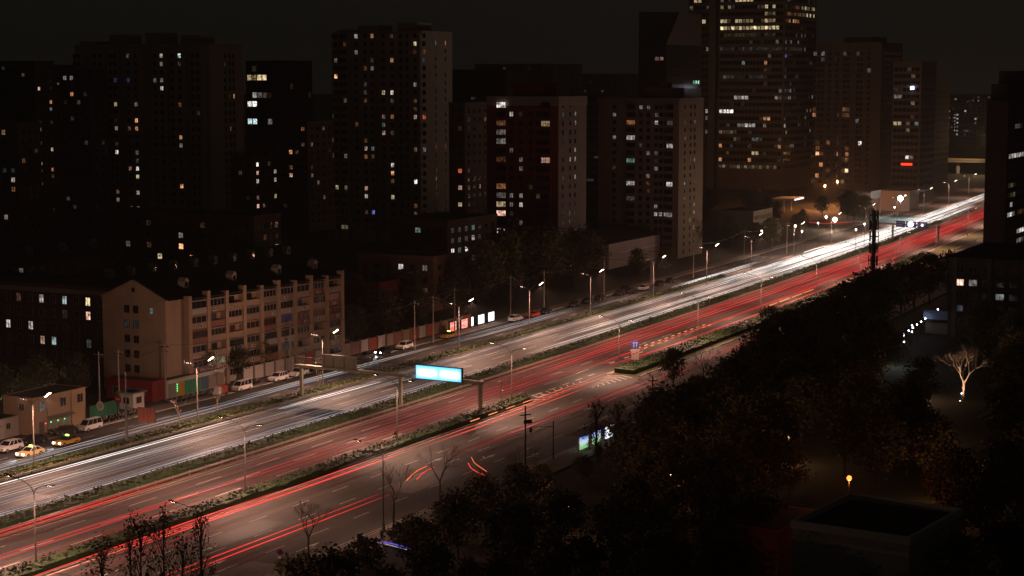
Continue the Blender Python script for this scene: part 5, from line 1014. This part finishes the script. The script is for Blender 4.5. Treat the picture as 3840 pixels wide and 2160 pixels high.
# ------------------------------------------------------------------ vehicle light streaks on the road
tw_ = random.Random(5)
WHT = [glow('headlamp_streak_%d' % i, c, s, True) for i, (c, s) in enumerate([((1, .86, .78), .35), ((1, .88, .8), .8), ((.98, .93, .9), 1.5), ((.82, .88, 1), .6), ((1, .62, .42), .4)])]
NW = [glow('headlamp_streak_soft_%d' % i, c, s, True) for i, (c, s) in enumerate([((1, .80, .70), .22), ((.90, .86, .86), .34), ((.72, .80, 1), .28), ((1, .55, .34), .25)])]
REDS = [glow('tail_streak_%d' % i, c, s, True) for i, (c, s) in enumerate([((1, .08, .08), .20), ((1, .05, .055), .42), ((1, .035, .03), 1.0), ((1, .10, .06), .7)])]
def streak(label, group, t, s0, s1, m, pair=.72, z=.7, r=.05, drift=0, warp=True, name='light_trail'):
    ox, oy = RD(s0, t); mb = MB(); S = ss(s0, s1, 9); f = RK if warp else RD
    for o in ((-pair, pair) if pair else (0,)):
        ph = tw_.uniform(0, 6); rr = [max(.006, r * min(1, .15 + min(s - s0, s1 - s) / 22.0) * (.85 + .35 * math.sin(s / tw_.uniform(9, 30) + ph))) for s in S]
        mb.path([(*(Vector(f(s, t + o + drift * math.sin((s - s0) / 70.0))) - Vector((ox, oy))), z + .04 * math.sin(s / 11 + ph)) for s in S], rr, 4)
    o = ob(name, mb.mesh(name, m), None, (ox, oy, 0)); o['label'] = label; o['category'] = 'light trail'; o['group'] = group; return o
lanes_w = [(6.6, 'next to the median hedge'), (10.5, 'second from the median'), (14.2, 'third from the median'), (17.8, 'nearest the far guard rail')]
lanes_r = [(-3.1, 'next to the median rail'), (-6.3, 'second from the median'), (-9.8, 'third from the median'), (-13.2, 'nearest the near hedge')]
for t, w in lanes_w:
    for k in range(15):
        near = k < 5
        if near: s0 = tw_.uniform(-60, 130); s1 = s0 + tw_.uniform(50, 190)
        else: s0 = tw_.choice((160, 190, 230, 300, 330, 350, 380, 420)) + tw_.uniform(-25, 25); s1 = s0 + tw_.uniform(120, 420)
        m = tw_.choice(NW) if near else tw_.choice([WHT[0], WHT[0], WHT[1], NW[1]] if s0 < 285 else [WHT[1], WHT[2], WHT[2]])
        streak('%s white headlight streak in the white-lit lane ' % ('thin' if near else 'bright far-off') + w, ('thin' if near else 'far') + ' headlight streaks in the lane ' + w, t + tw_.uniform(-.9, .9), s0, s1, m, z=tw_.uniform(.6, .85), r=tw_.choice((.02, .03, .045)) if near else (.05 if s0 < 300 else .075), drift=tw_.uniform(-.25, .25))
for t, w in lanes_r:
    for k in range(18):
        near = k < 6
        if near: s0 = tw_.uniform(-60, 105); s1 = s0 + tw_.uniform(50, 150)
        elif k < 12: s0 = tw_.choice((120, 150, 190, 230, 280)) + tw_.uniform(-20, 20); s1 = s0 + tw_.uniform(90, 330)
        else: s0 = tw_.choice((300, 350, 400, 450)) + tw_.uniform(-20, 20); s1 = s0 + tw_.uniform(220, 420)
        m = tw_.choice(REDS[:2]) if near else tw_.choice([REDS[0], REDS[0], REDS[1], REDS[1], REDS[2]])
        streak('%s red tail-light streak in the red-lit lane ' % ('faint' if near else 'strong far-off') + w, ('faint' if near else 'far') + ' tail-light streaks in the lane ' + w, t + tw_.uniform(-.9, .9), s0, s1, m, z=tw_.uniform(.75, 1.0), r=tw_.choice((.025, .04, .06)) if near else tw_.choice((.035, .06, .075)), drift=tw_.uniform(-.25, .25))
# the streaks that stand out singly
for t, s0, s1, m, r, lab in ((18.2, -60, 78, WHT[2], .055, 'bright white headlight streak along the far guard rail at the left'), (17.4, 88, 121, WHT[2], .09, 'thick glaring headlight streak running under the sign gantry'), (15.9, -60, 38, WHT[4], .045, 'long thin orange streak at the left of the white-lit lanes'), (13.4, -60, 64, WHT[1], .04, 'bluish white headlight streak across the lower left'), (5.6, -60, 150, WHT[1], .035, 'thin white headlight streak hugging the median hedge')):
    streak(lab, 'single headlight streaks', t, s0, s1, m, .5, .65, r)
for t, s0, s1, m, r, z, lab in ((-1.9, -60, 34, REDS[2], .085, .8, 'bright red streak along the median rail at the left'), (-10.2, -50, 60, REDS[1], .11, .8, 'broad soft red streak at the lower left'), (-9.2, 52, 72, REDS[1], .16, .8, 'short broad red streak below the cyan screen'), (-10.4, 22, 40, WHT[3], .04, .8, 'thin blue-white streak between red ones at lower left')):
    streak(lab, 'single tail-light streaks', t, s0, s1, m, .55 if 'blue' not in lab else 0, z, r)
for t, s0, s1, m, r, lab in ((-20.2, -60, 34, REDS[2], .085, 'brilliant red streak along the near hedge at lower left'), (-20.9, -4, 68, glow('tail_streak_hot', (1, .05, .04), 1.2, True), .085, 'bright red streak beside the near hedge under the bare trees'), (-24.4, -40, 24, REDS[0], .06, 'dim red streak mid near side road'), (-33.6, -12, 40, REDS[2], .07, 'twin red streaks ending behind the bare trees'), (-21.6, 66, 134, REDS[3], .10, 'broad pink-red streak entering the slip road'), (-19.5, 100, 150, REDS[3], .08, 'red streak crossing the hatched slip road nose'), (-29, 64, 156, REDS[0], .15, 'faint pink streak on the near side road'), (-30.5, 118, 175, REDS[1], .07, 'red streak on the near side road behind the bare tree'), (-29.5, 170, 240, REDS[1], .1, 'red streak glimpsed beyond the park trees')):
    streak(lab, 'streaks on the near side road', t, s0, s1, m, .7, .85, r, warp=False)
for k in range(5):
    streak('pale pinkish streak from the lit side of a passing bus', 'pale streaks of a passing bus', -21.6 + k * .16, 42 + k * 2.5, 62 + k, glow('bus_pale', (1, .66, .58), .22, True), 0, 1.0 + .35 * k, .06, warp=False)
for t, s0, s1, m, r in ((25.9, -50, 62, WHT[3], .05), (27.6, -50, 95, WHT[1], .03), (29.4, 62, 140, WHT[3], .04), (30.8, 95, 168, WHT[0], .09), (29.5, 168, 235, WHT[0], .10), (32, 175, 240, WHT[3], .04), (28.2, 240, 282, WHT[0], .06), (25.0, 292, 360, WHT[2], .07), (26.2, 300, 372, WHT[2], .06)):
    streak('white headlight streak on the far side road', 'headlight streaks on the far side road', t, s0, s1, m, .55, .7, r)
# amber flashing dashes, curved turn-signal streaks, blue scooter streak
amb = glow('amber_flash', (1, .50, .14), 1.5, True)
def dashed(label, t, s0, s1, on, gap, m, r=.08, warp=False, tt=()):
    ox, oy = RD(s0, t); s = s0; th = thing('light_trail', label, 'light trail', ox, oy)
    while s < s1:
        for o in tt or (0,): part('dash', MB().path([(*(Vector(RD(q, t + o)) - Vector((ox, oy))), .8) for q in (s, s + on)], r, 6), m, th)
        s += on + gap
dashed('rows of flashing amber dashes in the red-lit lanes', -12.9, 178, 226, 1.7, 2.3, amb, .06, tt=(0, 1.5))
dashed('single amber dashes beside the blue square sign', -14.4, 160, 182, 2.4, 5.2, glow('amber_pale', (1, .5, .3), .8, True), .06)
dashed('orange-yellow dashes farther up the red-lit lanes', -14.0, 262, 300, 9, 2, glow('amber_soft', (1, .30, .06), 1.6, True), .08)
dashed('red and orange dashes leaving by the slip road', -18.6, 92, 128, 3.2, 3.4, glow('amber_red', (1, .3, .1), 1.6, True), .06)
def curve(label, pix, z, m, r):
    pts = [(*G(px, py, z), z) for px, py in pix]; ox, oy = pts[0][0], pts[0][1]; fine = []
    for i in range(len(pts) - 1):
        for k in range(5): fine.append(Vector(pts[i]).lerp(Vector(pts[i + 1]), k / 5))
    fine.append(Vector(pts[-1])); mb = MB().path([(p.x - ox, p.y - oy, p.z) for p in fine], r, 6)
    o = ob('light_trail', mb.mesh('light_trail', m), None, (ox, oy, 0)); o['label'] = label; o['category'] = 'light trail'
orr = glow('turn_orange', (1, .16, .04), 1.3, True)
curve('upper curved orange turn-signal streak seen through the bare tree', [(1525, 1802), (1545, 1780), (1570, 1762), (1600, 1748)], .8, orr, .06)
curve('lower curved red-orange turn-signal streak seen through the bare tree', [(1563, 1797), (1578, 1780), (1600, 1765), (1626, 1752)], .8, glow('turn_red', (1, .06, .03), 1.2, True), .06)
curve('curved red tail streak hooking round the near utility pole', [(1756, 1737), (1766, 1755), (1785, 1768), (1815, 1780)], .8, REDS[2], .06)
curve('curved orange tail streak right of the near utility pole', [(1768, 1715), (1778, 1735), (1798, 1750), (1825, 1768)], .8, orr, .045)
curve('blue edge streak of a passing scooter on the near pavement', [(1386, 2022), (1440, 2032), (1510, 2048), (1588, 2076)], .9, glow('blue_streak', (.12, .10, 1), 1.2, True), .05)
curve('white streak of a passing scooter below the blue one', [(1392, 2028), (1445, 2040), (1515, 2058), (1585, 2078)], .6, glow('white_streak', (1, .85, .75), .8, True), .03)
curve('white headlight streak turning at the cross street', [(3016, 946), (3050, 935), (3085, 926), (3112, 922)], .7, WHT[2], .12)
curve('dim red streak along the cross street before the depot', [(3035, 834), (3100, 838), (3200, 832), (3300, 838)], 1.0, REDS[1], .2)

# ------------------------------------------------------------------ night haze
if HAZE:
    hz = ob('haze', MB().box(-1500, 1500, -200, 3000, -1.0, 130).mesh('haze', bpy.data.materials.new('haze')), kind='stuff')
    hm = hz.data.materials[0]; hm.use_nodes = True; hn = hm.node_tree.nodes; hn.remove(hn['Principled BSDF'])
    pv = hn.new('ShaderNodeVolumePrincipled'); pv.inputs['Color'].default_value = (.9, .88, .86, 1); pv.inputs['Density'].default_value = HAZE; pv.inputs['Anisotropy'].default_value = .3
    hm.node_tree.links.new(pv.outputs[0], hn['Material Output'].inputs['Volume'])
